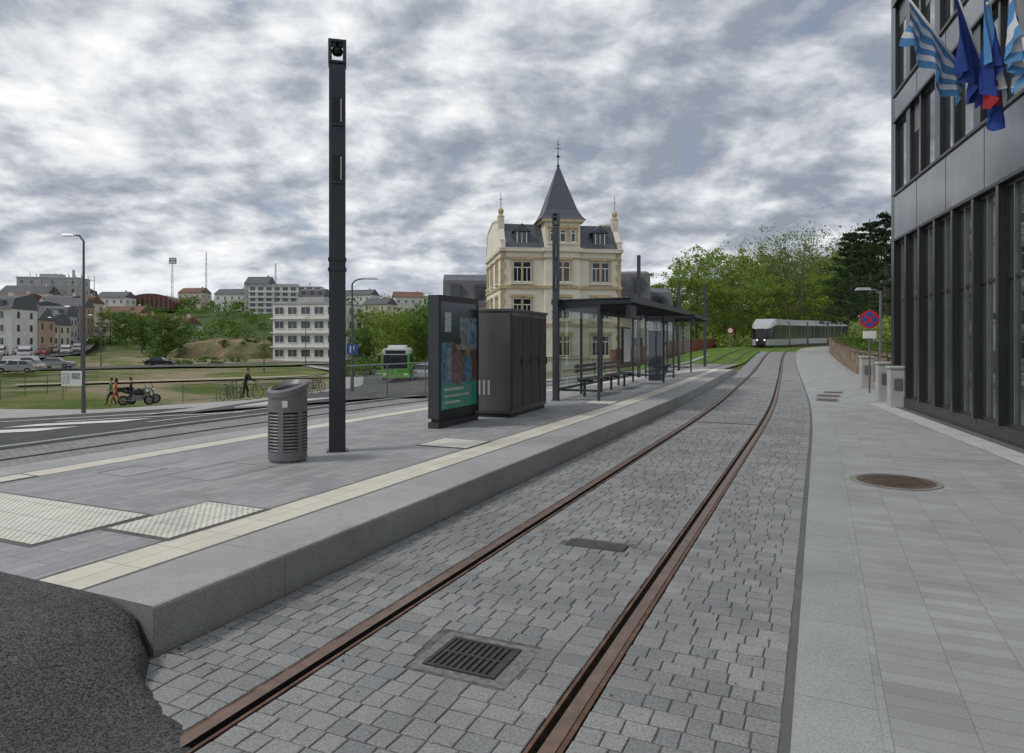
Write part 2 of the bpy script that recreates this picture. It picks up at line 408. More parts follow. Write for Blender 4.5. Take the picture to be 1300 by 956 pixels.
def asphalt_ramp():
    vs=np.linspace(-2.0,16,109); n=len(vs); rows=[0,.06,.14,.25,.4,.6,.85,1.2,1.6,2.4,4,7,11,14]
    co=[];fs=[]
    for r in rows:
        for v in vs:
            se=-.02 if v>1.6 else -.04-(1.6-v)*.50
            s=se-r+ (.03*math.sin(v*9)+.02*math.sin(v*23)+.015*math.sin(v*47) if v<1.6 and r<.3 else 0)
            up=float(sm((v-1.0)/1.0))*float(1-sm((-s-.5)/3.5))
            z=.262*up+ .010
            if r==0 and v<1.55: z=-.012
            x,y=F(s,v); co.append((float(x),float(y),z))
    for i in range(len(rows)-1):
        for j in range(n-1):
            a=i*n+j; fs.append((a,a+1,a+n+1,a+n))
    me=bpy.data.meshes.new('asphalt_ramp'); me.from_pydata(co,[],fs); me.materials.append(ASPH_N)
    me.polygons.foreach_set('use_smooth',[True]*len(fs)); link(bpy.data.objects.new('asphalt_ramp',me))
asphalt_ramp()
def grit():
    r=random.Random(3); mb=MB()
    for _ in range(520):
        s=abs(r.gauss(0,5))*1.2-.3
        if r.random()<.6: v=1.53-abs(r.gauss(0,.07)); 
        else: v=r.uniform(-1.55,1.5)
        if abs(abs(v)-.7175)<.1: continue
        x,y,z=at(s,v,.004); q=r.uniform(.005,.013); a=r.uniform(0,6)
        mb.add([(x+q*math.cos(a),y+q*math.sin(a),z),(x+q*.6*math.cos(a+1.7),y+q*.6*math.sin(a+1.7),z+q*.4),(x-q*math.cos(a),y-q*math.sin(a),z),(x+q*.5*math.cos(a-1.6),y+q*.5*math.sin(a-1.6),z+.001)],[(0,1,2,3)],r.choice([0,0,1,2]))
    obj('leaf_litter',mb,[M('dry_leaf',(.20,.13,.06),.8),M('grit_light',(.4,.38,.33),.8),M('grit_dark',(.06,.05,.045),.8)])
grit()
# ------------------------------------------------------------------ left-hand roads and pavements
b0=lambda o:(lambda s:vL(s)+1.75+o)
loft('granite_kerb',-14,40,[(b0(-.02),-.0),(b0(-.02),.04),(b0(.25),.04),(b0(.25),-.02)],[GRAN_L],step=1,terrain=True)
loft('road',-30,17.5,[(b0(.25),.01),(b0(8),.01),(b0(20),.01),(b0(32),.01),(b0(60),.01)],[ASPH],step=1,terrain=True)
loft('pavement',17.5,25,[(b0(.25),.03),(b0(8),.03),(b0(20),.03),(b0(28),.03),(b0(36),.03),(b0(60),.03)],[LPAVE],step=1,terrain=True)
loft('pavement',25,60,[(b0(.25),.03),(b0(3),.03)],[LPAVE],step=1,terrain=True)
def ribbon(name,pts,w,mat,dz,cross=4,step=2.0):
    P=[Vector(p) for p in pts]; out=[]
    for i in range(len(P)-1):
        n=max(1,int((P[i+1]-P[i]).length/step))
        for k in range(n): out.append(P[i].lerp(P[i+1],k/n))
    out.append(P[-1])
    for _ in range(12): out=[out[0]]+[(out[i-1]+out[i]*2+out[i+1])/4 for i in range(1,len(out)-1)]+[out[-1]]
    co=[];fs=[]
    for i,p in enumerate(out):
        d=(out[min(i+1,len(out)-1)]-out[max(i-1,0)]).normalized(); nr=Vector((-d.y,d.x))
        for j in range(cross+1):
            q=p+nr*(w*(j/cross-.5)); co.append((q.x,q.y,0))
    c=np.array(co); c[:,2]=gz(c[:,0],c[:,1])+dz
    k=cross+1
    for i in range(len(out)-1):
        for j in range(cross): a=i*k+j; fs.append((a,a+1,a+k+1,a+k))
    me=bpy.data.meshes.new(name); me.from_pydata(c.tolist(),[],fs); me.materials.append(mat); link(bpy.data.objects.new(name,me)); return out
ribbon('pavement',[(-6,22),(-8.5,40),(-9.5,60),(-16,90),(-34,125)],11,LPAVE,.045)
ribbon('road',[(-6,20),(-8.5,40),(-9.5,60),(-16,90),(-34,125)],7,ASPH,.07)
ribbon('road',[(-130,75),(-95,84),(-60,96),(-34,125)],9,ASPH,.5)
HR=[(-66,60),(-74,90),(-97,140),(-132,205),(-187,300),(-230,380)]
ribbon('road',HR,13,ASPH,1.6)
ribbon('field_path',[(-48,66),(-30,78),(-12,88)],3,M('dirt_path',(.33,.29,.21),.95,0,.2,.5),.1)
def mark(s0,s1,v0,v1,dz=.022):
    loft('road_marking',s0,s1,[(v0,dz),((v0+v1)/2,dz),(v1,dz)],[PAINT],step=.5,terrain=True)
for i in range(3): mark(5.2+i*2.0,6.2+i*2.0,14.6,19.5)
mark(11.0,11.25,12.2,20); mark(8.6,14.6,12.6,12.8); mark(13.5,13.9,15,30)
loft('traffic_island',12.8,16.5,[(12.6,.02),(12.6,.12),(lambda s:14.2+(s-12.8)*.5,.12),(lambda s:14.2+(s-12.8)*.5,.02)],[CONC],step=.5,terrain=True,caps=True)
# ------------------------------------------------------------------ platform furniture
HZ=heading(5)
def put(s,v,z=H): return at(s,v,z)
STEEL2=M('light_metal',(.4,.41,.42),.4,.3,.1)
def mast(name,loc,rz,Ht,w):
    body=MB(); body.box(-w/2,w/2,-w/2,w/2,0,Ht-.34,0); body.box(-w*.42,w*.42,-w*.42,w*.42,Ht-.34,Ht-.31,0)
    t=.035
    f=MB(); z0=Ht-.31
    for a in(-1,1):
        f.box(*( (-w/2-.01,-w/2+t) if a<0 else (w/2-t,w/2+.01)),-w/2,w/2,z0,Ht,0)
    f.box(-w/2+t,w/2-t,-w/2,w/2,Ht-t,Ht,0); f.box(-w/2+t,w/2-t,-w/2,w/2,z0,z0+t,0)
    f.cyl((0,0,Ht-t),(0,0,Ht-.12),.02,.02,8,1); f.lathe([(.01,-.19),(.06,-.17),(.075,-.12),(.06,-.08),(.02,-.07)],(0,0,Ht-.0),12,1)
    sl=MB()
    for z in(Ht-1.1,Ht-1.85):
        sl.box(-w*.28,w*.30,-w/2-.012,-w/2-.002,z,z+.34,1); sl.box(-w*.32,w*.34,-w/2-.02,-w/2-.003,z-.03,z,0)
        sl.box(w*.18,w*.28,-w/2-.018,-w/2-.013,z+.02,z+.32,2)
    for z in(Ht*.44,Ht*.44+.13): sl.box(-w/2-.012,w/2+.012,-w/2-.012,w/2+.012,z,z+.035,0)
    sl.box(-w*.34,w*.34,-w/2-.006,-w/2-.001,.5,1.1,0)
    sl.box(-w/2-.03,w/2+.03,-w/2-.03,w/2+.03,0,.015,0)
    return group(name,loc,rz,[('column',body,[ANTH]),('square_head',f,[ANTH,BLACK]),('fittings',sl,[ANTH,BLACK,STEEL2])],bevel=.006)
mast('platform_lamp_mast',(-2.29,8.95,H),math.radians(14),5.36,.21)
mast('platform_lamp_mast',put(13.0,4.05),HZ-math.pi/2,4.55,.14)
def litter():
    b=MB(); R=.225
    b.lathe([(R*.9,0),(R*.9,.02),(R,.03),(R,.13)],n=28,m=0)
    b.lathe([(R-.02,.10),(R-.02,.72)],n=24,m=1)
    z=.145
    while z<.60:
        b.torus((0,0,z),R-.012,.013,'z',28,6,0); z+=.038
    for k in range(6):
        t=k*math.pi/3+.3
        q=[]
        for dt in(-.14,.14):
            for rr in(R-.016,R+.002): q.append((rr*math.cos(t+dt),rr*math.sin(t+dt)))
        vs=[(x,y,.12) for x,y in q]+[(x,y,.62) for x,y in q]
        b.add(vs,[(0,1,5,4),(1,3,7,5),(3,2,6,7),(2,0,4,6)],0)
    n=32; vs=[];fs=[]
    def ring(r,zf):
        for i in range(n):
            t=2*math.pi*i/n; x=r*math.cos(t);y=r*math.sin(t); vs.append((x,y,zf(x,y)))
    top=lambda o:(lambda x,y:.84+.20*x+.22*y+o)
    ring(R,lambda x,y:.60); ring(R,top(0)); ring(R+.012,top(.0)); ring(R+.012,top(.06)); ring(R-.03,top(.075)); ring(R-.06,top(.03)); ring(R-.06,top(-.08))
    for k in range(6):
        for i in range(n): fs.append((k*n+i,k*n+(i+1)%n,(k+1)*n+(i+1)%n,(k+1)*n+i))
    b.add(vs,fs,0)
    b.lathe([(R-.065,.8),(R-.065,.81)],n=20,m=1)
    b.box(-.03,.03,-R-.006,-R+.01,.66,.74,2)
    return b
obj('litter_bin',litter(),[M('bin_steel',(.19,.195,.20),.45,.35,.15,6),BLACK,WHITEP],(-2.70,8.22,H),math.radians(10))
def advert():
    L,Tk,Ht=1.42,.2,2.2
    c=MB(); c.box(0,L,0,Tk,.0,.10,0); c.box(.05,L-.05,.03,Tk-.03,.10,.16,1); c.box(0,L,0,Tk,.16,Ht,0)
    f=MB(); 
    for q in((0,.07,.17,Ht),(L-.07,L,.17,Ht),(.07,L-.07,Ht-.1,Ht),(.07,L-.07,.17,.30)): f.box(q[0],q[1],-.012,-.002,q[2],q[3],0)
    p=MB(); x0,x1,z0,z1=.07,L-.07,.30,Ht-.1
    p.box(x0,x1,-.006,-.001,z0,z1,0)
    def q(xa,xb,za,zb,m,d=-.009): p.box(x0+(x1-x0)*xa,x0+(x1-x0)*xb,d,-.0065,z0+(z1-z0)*za,z0+(z1-z0)*zb,m)
    q(0,1,0,.24,1); q(.08,.6,.17,.195,4,-.011); q(.08,.75,.11,.13,4,-.011); q(.08,.5,.05,.07,4,-.011)
    q(0,.30,.24,.62,2); q(.62,1,.24,.55,3); q(.50,1.,.55,.86,5); q(.1,.26,.72,.9,4,-.0105); q(.78,.95,.62,.72,2,-.011)
    def blob(cx,cz,rx,rz,m,d):
        n=18; pts=[(x0+(x1-x0)*(cx+rx*math.cos(2*math.pi*i/n)),z0+(z1-z0)*(cz+rz*math.sin(2*math.pi*i/n))) for i in range(n)]
        p.prism(pts,d,-.0066,m)
    blob(.45,.38,.19,.17,6,-.012); blob(.45,.60,.075,.055,7,-.0135); blob(.45,.635,.085,.04,8,-.0145); blob(.74,.36,.11,.15,2,-.0125); blob(.74,.55,.06,.045,7,-.0128); blob(.22,.42,.10,.16,5,-.011)
    mats=[M('poster_navy',(.03,.05,.08),.15,0,.5,5),M('poster_green',(.03,.30,.20),.15,0,.15,3),M('poster_blue',(.08,.18,.32),.15,0,.5,9),M('poster_brown',(.12,.08,.06),.15,0,.5,7),
          M('poster_white',(.5,.52,.52),.15,0,.3,9),M('poster_grey',(.18,.23,.28),.15,0,.6,8),M('poster_shirt',(.18,.10,.12),.15,0,.5,10),M('poster_skin',(.36,.2,.13),.15,0,.3,12),M('poster_hair',(.03,.018,.012),.15)]
    return group('advertising_display',put(7.12,3.93),HZ,[('housing',c,[ANTH,BLACK]),('frame',f,[BLACK]),('poster',p,mats)])
advert()
CAB=M('cabinet_paint',(.10,.097,.098),.3,.1,.12,2)
def cabinet():
    L,W,Ht=2.2,.85,2.0
    c=MB(); c.box(.03,L-.03,.03,W-.03,0,.08,1); c.box(0,L,0,W,.08,Ht,0); c.box(-.03,L+.03,-.03,W+.03,Ht,Ht+.05,0)
    d=MB()
    for k in range(4):
        x0=.02+k*(L-.04)/4; x1=x0+(L-.04)/4-.015
        d.box(x0,x1,-.015,-.001,.12,Ht-.04,0)
        for i in range(9):
            xx=x0+.03+i*(x1-x0-.06)/9; d.box(xx,xx+.025,-.03,-.015,.16,Ht-.08,0)
        d.box(x1-.06,x1-.045,-.05,-.03,.95,1.1,1)
    e=MB(); e.box(-.014,-.001,.02,W-.02,.12,Ht-.04,0)
    for i in range(4): e.box(-.02,-.014,W-.10-i*.095-.045,W-.10-i*.095,.42,.70,1)
    return group('technical_cabinet',put(9.05,3.5),HZ+math.radians(4),[('body',c,[CAB,BLACK]),('louvred_doors',d,[CAB,BLACK]),('end_panel',e,[CAB,STEEL2])],bevel=.004)
cabinet()
def shelter(name,s,v,L,W=1.75,Ht=2.33):
    fr=MB(); t=.06
    n=int(round(L/2.0))
    for i in range(n+1):
        x=i*(L-t)/n
        fr.box(x,x+t,W-t,W,0,Ht,0)
        fr.box(x,x+t,-.15,W,Ht,Ht+.09,0)
    for x in(0.0,L-t): fr.box(x+.002,x+t-.002,W*.35,W*.35+t,0,Ht-.001,0)
    fr.box(t,L-t,W-t+.01,W-.01,Ht-.12,Ht-.002,0); fr.box(t,L-t,W-t+.01,W-.01,.22,.28,0)
    fr.box(.01,t-.01,W*.35+t,W-t,.22,.27,0); fr.box(.01,t-.01,W*.35+t,W-t,Ht-.1,Ht-.01,0)
    fr.box(L-t+.01,L-.01,W*.35+t,W-t,.22,.27,0)
    fr.box(-.1,L+.1,-.22,-.15,Ht+.02,Ht+.15,0)
    fr.box(-.1,L+.1,W,W+.06,Ht+.0,Ht+.13,0)
    ca=MB(); ca.add([(-.1,-.15,Ht+.125),(L+.1,-.15,Ht+.125),(L+.1,W,Ht+.105),(-.1,W,Ht+.105),(-.1,-.15,Ht+.145),(L+.1,-.15,Ht+.145),(L+.1,W,Ht+.125),(-.1,W,Ht+.125)],
       [(0,3,2,1),(4,5,6,7),(0,1,5,4),(1,2,6,5),(2,3,7,6),(3,0,4,7)],0)
    k=int(L/.5)
    ribs=MB()
    for i in range(k): x=.25+i*(L-.2)/k; ribs.box(x,x+.03,-.148,W-.002,Ht+.093,Ht+.12,0)
    gl=MB()
    for i in range(n):
        x0=i*(L-t)/n+t; x1=(i+1)*(L-t)/n
        gl.add([(x0,W-t/2,.28),(x1,W-t/2,.28),(x1,W-t/2,Ht-.12),(x0,W-t/2,Ht-.12)],[(0,1,2,3)],0)
    for xx in(t/2,L-t/2): gl.add([(xx,W*.35+t,.27),(xx,W-t,.27),(xx,W-t,Ht-.1),(xx,W*.35+t,Ht-.1)],[(0,1,2,3)],0)
    be=MB()
    for x0 in([1.0,3.6] if L>6 else [.8]):
        for i in range(4): be.box(x0,x0+1.9,W-.62+i*.10,W-.62+i*.10+.08,.44,.47,0)
        for i in range(2): be.box(x0,x0+1.9,W-.2,W-.17,.62+i*.12,.70+i*.12,0)
        for xx in(x0+.15,x0+1.7): be.box(xx,xx+.05,W-.62,W-.2,.38,.438,1); be.box(xx,xx+.05,W-.42,W-.36,0,.38,1); be.box(xx,xx+.05,W-.205,W-.2,.438,.86,1)
    sg=MB(); sg.box(.15,.95,-.05,.02,Ht-.32,Ht-.02,0); sg.box(.2,.9,-.056,-.05,Ht-.28,Ht-.08,1)
    if L>6:
        sg.box(L-1.9,L-.9,W-.16,W-.09,.7,1.9,0); sg.box(L-1.85,L-.95,W-.166,W-.16,.75,1.85,2)
    group(name,put(s,v),heading(s),[('frame',fr,[ANTH]),('canopy',ca,[CANG]),('canopy_ribs',ribs,[ANTH]),('glass_panels',gl,[GLASS]),('bench',be,[ANTH2,ANTH]),('signs',sg,[ANTH,BLACK,WHITEP])])
CANG=glassmat('smoked_canopy_glass',(.50,.52,.53),.3,.1)
shelter('tram_shelter',13.2,2.4,8.0)
shelter('tram_shelter',24.2,2.4,5.2)
mb=MB(); mb.box(0,.6,0,.45,0,1.75,0); mb.box(-.02,.62,-.02,.47,1.75,1.82,0); mb.box(.08,.52,-.01,-.001,1.0,1.5,1); mb.box(.15,.45,-.012,-.001,.35,.55,1)
obj('ticket_machine',mb,[ANTH,BLACK],put(22.3,3.2),heading(22),bevel=.01)
for px,D,ht,r in((811,27,5.1,.06),(862,38,5.0,.07),(895,44,5.2,.08)):
    x,y,z=onground(px,D); z=float(zt(inv(x,y)[0][0]))
    mb=MB(); mb.box(-r,r,-r,r,0,ht-.3,0)
    for a,b in((-r,-r+.03),(r-.03,r)): mb.box(a,b,-r,r,ht-.3,ht,0)
    mb.box(-r+.03,r-.03,-r,r,ht-.03,ht,0); mb.box(-.03,.03,-.03,.03,ht-.2,ht-.03,0)
    obj('platform_lamp_mast',mb,[ANTH],(x,y,z),HZ)
def railing(name,pts,Ht=1.05,post=2.0,glass=True,mat=None):
    fr=MB(); gl=MB(); mat=mat or STEEL
    for i in range(len(pts)-1):
        a=Vector(pts[i]);b=Vector(pts[i+1]); n=max(1,int((b-a).length/post))
        for k in range(n):
            p=a.lerp(b,k/n);q=a.lerp(b,(k+1)/n)
            fr.cyl(p,p+Vector((0,0,Ht)),.025,.025,6,0); fr.cyl(p+Vector((0,0,Ht)),q+Vector((0,0,Ht)),.025,.025,6,0)
            if glass:
                gl.add([p+Vector((0,0,.12)),q+Vector((0,0,.12)),q+Vector((0,0,Ht-.1)),p+Vector((0,0,Ht-.1))],[(0,1,2,3)],0)
            else:
                for h in(.15,.45,.75): fr.cyl(p+Vector((0,0,h*Ht)),q+Vector((0,0,h*Ht)),.008,.008,4,0)
                m=max(2,int((q-p).length/.12))
                for j in range(1,m):
                    r=p.lerp(q,j/m); fr.cyl(r+Vector((0,0,.05)),r+Vector((0,0,Ht)),.005,.005,3,0)
    group(name,(0,0,0),0,[('posts',fr,[mat])]+([('glass_panels',gl,[GLASSR])] if glass else []))
pts=[]
for s_ in range(13,30,2):
    x,y=F(s_,float(vL(s_))+2.4); pts.append((float(x),float(y),g1(x,y)))
railing('glass_railing',pts)
GREENM=M('green_fence_metal',(.04,.09,.06),.6,.2)
def gp(px,D): return onground(px,D)
railing('metal_fence',[gp(232,45),gp(300,44),gp(360,43.5),gp(415,43)],1.15,2.4,False,GREENM)
railing('metal_fence',[gp(-40,46),gp(0,50),gp(60,56),gp(125,64)],1.5,2.5,False,GREENM)
# ------------------------------------------------------------------ street lamps, signs
def lamp(px,D,ht,arm,dirx=1,mat=None):
    mb=MB(); mb.cyl((0,0,0),(0,0,.9),.10,.09,10,0); mb.cyl((0,0,.9),(0,0,ht-.15),.075,.045,10,0)
    mb.tube([(0,0,ht-.15),(dirx*.15,0,ht+.02),(dirx*arm*.5,0,ht+.10),(dirx*arm,0,ht+.12)],[.045,.04,.035,.03],8,0)
    x=dirx*arm
    x0,x1=min(x,x+dirx*.62),max(x,x+dirx*.62)
    mb.add([(x0,-.14,ht+.08),(x1,-.14,ht+.08),(x1,.14,ht+.08),(x0,.14,ht+.08),(x0+.08,-.08,ht+.18),(x1-.1,-.08,ht+.16),(x1-.1,.08,ht+.16),(x0+.08,.08,ht+.18)],
      [(0,3,2,1),(4,5,6,7),(0,1,5,4),(1,2,6,5),(2,3,7,6),(3,0,4,7)],1)
    obj('street_lamp',mb,[mat or ANTH2,STEEL2],onground(px,D))
lamp(106,31,8.0,.35,-1); lamp(447,36,5.9,.75,1)
lamp(103,75,8,1.2,-1); lamp(75,110,8,1.2,-1); lamp(335,95,8,.8,-1,); lamp(388,110,8,.8,1); lamp(128,100,8,1.2,-1)
x,y=BX(1118,27),27
mb=MB(); mb.cyl((0,0,0),(0,0,3.7),.06,.045,10,0); mb.tube([(0,0,3.55),(-.2,0,3.72),(-.45,0,3.75)],[.04,.035,.03],8,0)
mb.add([(-.98,-.13,3.72),(-.4,-.13,3.72),(-.4,.13,3.72),(-.98,.13,3.72),(-.9,-.08,3.82),(-.45,-.08,3.82),(-.45,.08,3.82),(-.9,.08,3.82)],[(0,3,2,1),(4,5,6,7),(0,1,5,4),(1,2,6,5),(2,3,7,6),(3,0,4,7)],1)
obj('street_lamp',mb,[STEEL,STEEL2],(x,y,0))
RED=M('sign_red',(.5,.02,.02),.4,0,.05); BLUE=M('sign_blue',(.02,.08,.38),.4,0,.05)
def disc(mb,c,r,y0,y1,m,n=24):
    mb.prism([(c[0]+r*math.cos(2*math.pi*i/n),c[1]+r*math.sin(2*math.pi*i/n)) for i in range(n)],y0,y1,m)
def nostop(px,D,zc,r=.3):
    mb=MB(); mb.cyl((0,.04,0),(0,.04,zc+.35),.03,.03,8,2)
    disc(mb,(0,zc),r,-.01,.0,0); disc(mb,(0,zc),r*.78,-.014,-.0105,1)
    for a in(45,135):
        ca,sa=math.cos(math.radians(a)),math.sin(math.radians(a)); L=r*.80; w=.035
        mb.prism([(-L*ca-w*sa,zc-L*sa+w*ca),(L*ca-w*sa,zc+L*sa+w*ca),(L*ca+w*sa,zc+L*sa-w*ca),(-L*ca+w*sa,zc-L*sa-w*ca)],-.018 if a==45 else -.0195,-.0145,0)
    mb.box(-.2,.2,-.008,.0,zc-.62,zc-.38,3)
    obj('no_stopping_sign',mb,[RED,BLUE,STEEL,WHITEP],(BX(px,D),D,0),math.radians(-25))
nostop(1104,22.5,2.42)
mb=MB(); mb.cyl((0,.04,0),(0,.04,3.0),.03,.03,8,1); mb.box(-.33,.33,-.01,0,2.3,2.95,0); mb.box(-.14,-.06,-.014,-.0105,2.4,2.85,2); mb.box(-.06,.13,-.014,-.0105,2.78,2.85,2); mb.box(-.06,.13,-.014,-.0105,2.6,2.67,2); mb.box(.06,.13,-.0145,-.011,2.67,2.78,2)
obj('parking_sign',mb,[BLUE,STEEL,WHITEP],onground(447,43))
mb=MB(); mb.box(-.75,.75,-.03,.03,1.0,2.1,0); mb.box(-.7,-.1,-.035,-.031,1.15,1.95,1); mb.box(.0,.65,-.035,-.031,1.5,1.95,2); mb.cyl((-.7,.05,0),(-.7,.05,2.1),.04,.04,6,3); mb.cyl((.7,.05,0),(.7,.05,2.1),.04,.04,6,3)
obj('information_board',mb,[WHITEP,M('board_print',(.45,.5,.48),.5,0,.5,6),M('board_text',(.25,.3,.32),.5,0,.5,8),STEEL],onground(91,50))
mb=MB(); mb.lathe([(.43,0),(.43,.006),(.40,.006),(.40,.004),(.0,.004)],n=40,m=0)
for i in range(-6,7):
    for j in range(-6,7):
        if i*i+j*j<36: mb.box(i*.058-.016,i*.058+.016,j*.058-.016,j*.058+.016,.004,.009,0)
mb.lathe([(.50,0),(.50,.0035),(.44,.0035)],n=40,m=1)
obj('manhole_cover',mb,[M('rusty_iron',(.12,.09,.07),.6,.3,.4,8,bump=.4),M('manhole_surround',(.24,.23,.21),.85,0,.2,5)],(BX(1137,8.3),8.3,.004))
for px,D,w,l in((1052,21.3,.45,.35),(1050,19.8,.5,.3),(1058,22.7,.4,.3)):
    mb=MB(); mb.box(-w,w,-l,l,0,.006,0); mb.box(-w+.04,w-.04,-l+.04,l-.04,.006,.009,1)
    obj('utility_cover',mb,[STEEL,M('cover_brown',(.13,.095,.075),.7,.2,.3)],(BX(px,D),D,.003),HZ)
# ------------------------------------------------------------------ right office building
def office():
    C0=(10.33,18.6,0); rz=math.atan2(-.959,-.282); L=27
    wall=MB(); wall.box(.25,L,.20,14,0,14.4,0); wall.box(0.002,.40,.0,14,0,14.4,0)
    wall.box(.40,L,.03,.20,0,.28,1)
    bands=MB()
    for z0,z1 in((4.35,5.62),(7.5,8.25),(10.6,11.8),(13.6,14.5)):
        bands.box(.40,L,-.02,.20,z0+.06,z1-.06,0); bands.box(.38,L,-.06,.202,z0,z0+.06,1); bands.box(.38,L,-.06,.202,z1-.06,z1,1)
        k=.40
        while k<L: bands.box(k,k+.012,-.024,-.019,z0+.062,z1-.062,2); k+=2.1
    glass=MB(); fins=MB(); blinds=MB()
    rows=[(.28,4.35,1.15),(5.62,7.5,1.15),(8.25,10.6,1.15),(11.8,13.6,1.15)]
    for ri,(z0,z1,sp) in enumerate(rows):
        x=.40; k=0
        while x<L-.01:
            x2=min(x+sp,L)
            wdt=.12 if ri==0 else (.34 if k%2 else .09)
            fins.box(x,x+wdt,-.05 if ri==0 else -.01,.195,z0,z1,0)
            if ri==0: fins.box(x+wdt+.36,x+wdt+.40,.045,.12,z0+.07,z1-.07,2)
            glass.box(x+wdt,x2,.09,.18,z0,z1,0 if (k+ri)%3 else 1)
            if ri>0 and (k*7+ri*3)%5<2: blinds.box(x+wdt+.05,x2-.01,.080,.0885,z1-(z1-z0)*(.25+.12*((k*5)%4)),z1-.07,0)
            fins.box(x+wdt,x2,.05,.0885,z0+.001,z0+.07,1); fins.box(x+wdt,x2,.05,.0885,z1-.07,z1-.001,1)
            fins.box(x+wdt,x+wdt+.05,.052,.088,z0+.07,z1-.07,1)
            if ri==0: fins.box(x+wdt+.05,x2,.06,.087,2.75,2.81,1)
            x=x2;k+=1
    dk=M('office_cladding',(.035,.038,.042),.25,.2,.12,.6,spec=.7)
    fr_=M('office_frame_black',(.02,.021,.023),.35)
    return group('office_building',C0,rz,[('walls',wall,[dk,M('office_plinth',(.045,.045,.048),.4)]),('spandrel_bands',bands,[reflglass('spandrel_panel',(.19,.20,.21),.6,.14,.02),fr_,BLACK]),
       ('window_glass',glass,[reflglass('office_glass',(.34,.37,.375),.9,.015,.04),reflglass('office_glass_b',(.23,.27,.265),.85,.02,.06)]),('window_blinds',blinds,[M('blind_fabric',(.20,.205,.205),.6)]),('fins',fins,[dk,fr_,M('fin_grey',(.16,.17,.17),.35,.3)])])
office()
d=Vector((-.282,-.959,0)); nrm=Vector((-.959,.282,0)); c0=Vector((10.33,18.6,0))
def lband(o0,o1,z,mat,nm):
    mb=MB(); a=c0+nrm*o0;b=c0+nrm*o1; e=d*27
    mb.add([a,b,b+e,a+e],[(0,1,2,3)]); 
    o=obj(nm,mb,[mat]); o.location.z=z
lband(.15,.6,.006,M('light_granite_band',(.47,.465,.45),.7,0,.15,2),'sidewalk_border'); lband(-.05,.15,.009,DKSTRIP,'drain_channel')
def cloth(mb,p0,p1,drop,seed,mats,nu=33,nw=24,gather=.5,lean=(0,0,0),across=False):
    r=random.Random(seed); p0=Vector(p0);p1=Vector(p1); ph=r.uniform(0,6)
    ax=(p1-p0).normalized(); side=ax.cross(Vector((0,0,1))).normalized(); vs=[]
    for j in range(nw+1):
        w=j/nw
        for i in range(nu+1):
            u=i/nu; uu=.5+(u-.5)*(1-gather*w)
            p=p0.lerp(p1,uu)+Vector((0,0,-drop*w*(1-.18*abs(math.sin(u*5+ph)))))
            p+=side*(.10*w*math.sin(u*16+ph+w*2)+.05*w*math.sin(u*31+ph*2+w*5))+ax*(.05*w*math.sin(w*8+ph))+Vector(lean)*w
            vs.append(p)
    fs=[];ms=[]
    for j in range(nw):
        for i in range(nu):
            a=j*(nu+1)+i; fs.append((a,a+1,a+nu+2,a+nu+1)); t=(j/nw if across else i/nu)
            ms.append(mats[int(t*len(mats))])
    mb.add(vs,fs,ms)
FL=[M('flag_red',(.36,.02,.03),.7),M('flag_white',(.72,.73,.76),.7),M('flag_lightblue',(.10,.28,.55),.7),M('flag_blue',(.015,.05,.26),.7),M('flag_gold',(.7,.5,.03),.7)]
def flag(b,t,drop,seed,mats,g,lean=(0,0,0),across=False):
    mb=MB(); mb.cyl(b,t,.022,.018,8,5); mb.lathe([(.01,-.04),(.035,0),(.01,.04)],t,10,5)
    B=Vector(b);T=Vector(t); cloth(mb,B.lerp(T,.22),B.lerp(T,.97),drop,seed,mats,gather=g,lean=lean,across=across)
    obj('flag',mb,FL+[WHITEP],smooth=True)
flag((7.70,11.2,5.75),(6.20,10.7,7.1),.62,3,[2,1,2,1,2,1,2],.05,(-.05,.1,0),True)
flag((7.75,11.0,5.65),(6.75,10.5,7.3),1.10,8,[3,3,3,3],.45,(.0,0,0))
flag((7.75,10.8,5.7),(7.0,10.1,7.1),1.0,5,[1,2,1,3,3,2],.45,(.05,0,0))
flag((7.75,10.7,5.5),(7.1,10.2,6.75),1.05,11,[3,3,0,0,3],.5,(.0,.1,0))
flag((7.8,10.5,5.9),(7.25,9.9,7.3),1.1,15,[2,1,2,1,2],.4,(.0,.0,0),True)
for px,D,w,h_,m in((1138,17.7,.36,1.0,CONC),(1122,19.6,.36,1.05,CONC),(1100,25,.4,1.1,CONC)):
    mb=MB(); mb.box(-w/2,w/2,-w/2,w/2,0,h_,0); mb.box(-w/2-.03,w/2+.03,-w/2-.03,w/2+.03,h_,h_+.06,0)
    mb.box(-.1,.1,-w/2-.02,-w/2-.001,h_*.45,h_*.75,1)
    obj('concrete_gate_pillar',mb,[m,STEEL],(BX(px,D),D,0),math.radians(-16),bevel=.01)
SANDST=M('sandstone_wall',(.22,.17,.13),.9,0,.35,3,bump=.6,bscale=15)
loft('garden_wall',24,78,[(-4.75,-.05),(-4.75,.55),(-4.45,.55),(-4.45,-.05)],[SANDST],step=1,caps=True)
mb=MB()
for s_ in np.arange(24,78,2.6):
    x,y=F(s_,-4.6); z=float(zt(s_)); x=float(x);y=float(y)
    mb.box(x-.2,x+.2,y-.2,y+.2,z,z+1.15,0); mb.box(x-.25,x+.25,y-.25,y+.25,z+1.15,z+1.23,0)
    x2,y2=F(s_+2.6,-4.6); z2=float(zt(s_+2.6))
    for h_ in(.7,1.0): mb.cyl((x,y,z+h_),(float(x2),float(y2),z2+h_),.02,.02,5,1)
    for k in range(1,16):
        q=Vector((x,y,z)).lerp(Vector((float(x2),float(y2),z2)),k/16); mb.cyl(q+Vector((0,0,.55)),q+Vector((0,0,1.05)),.011,.011,4,1)
obj('garden_fence',mb,[SANDST,M('fence_brown',(.07,.035,.025),.6)])
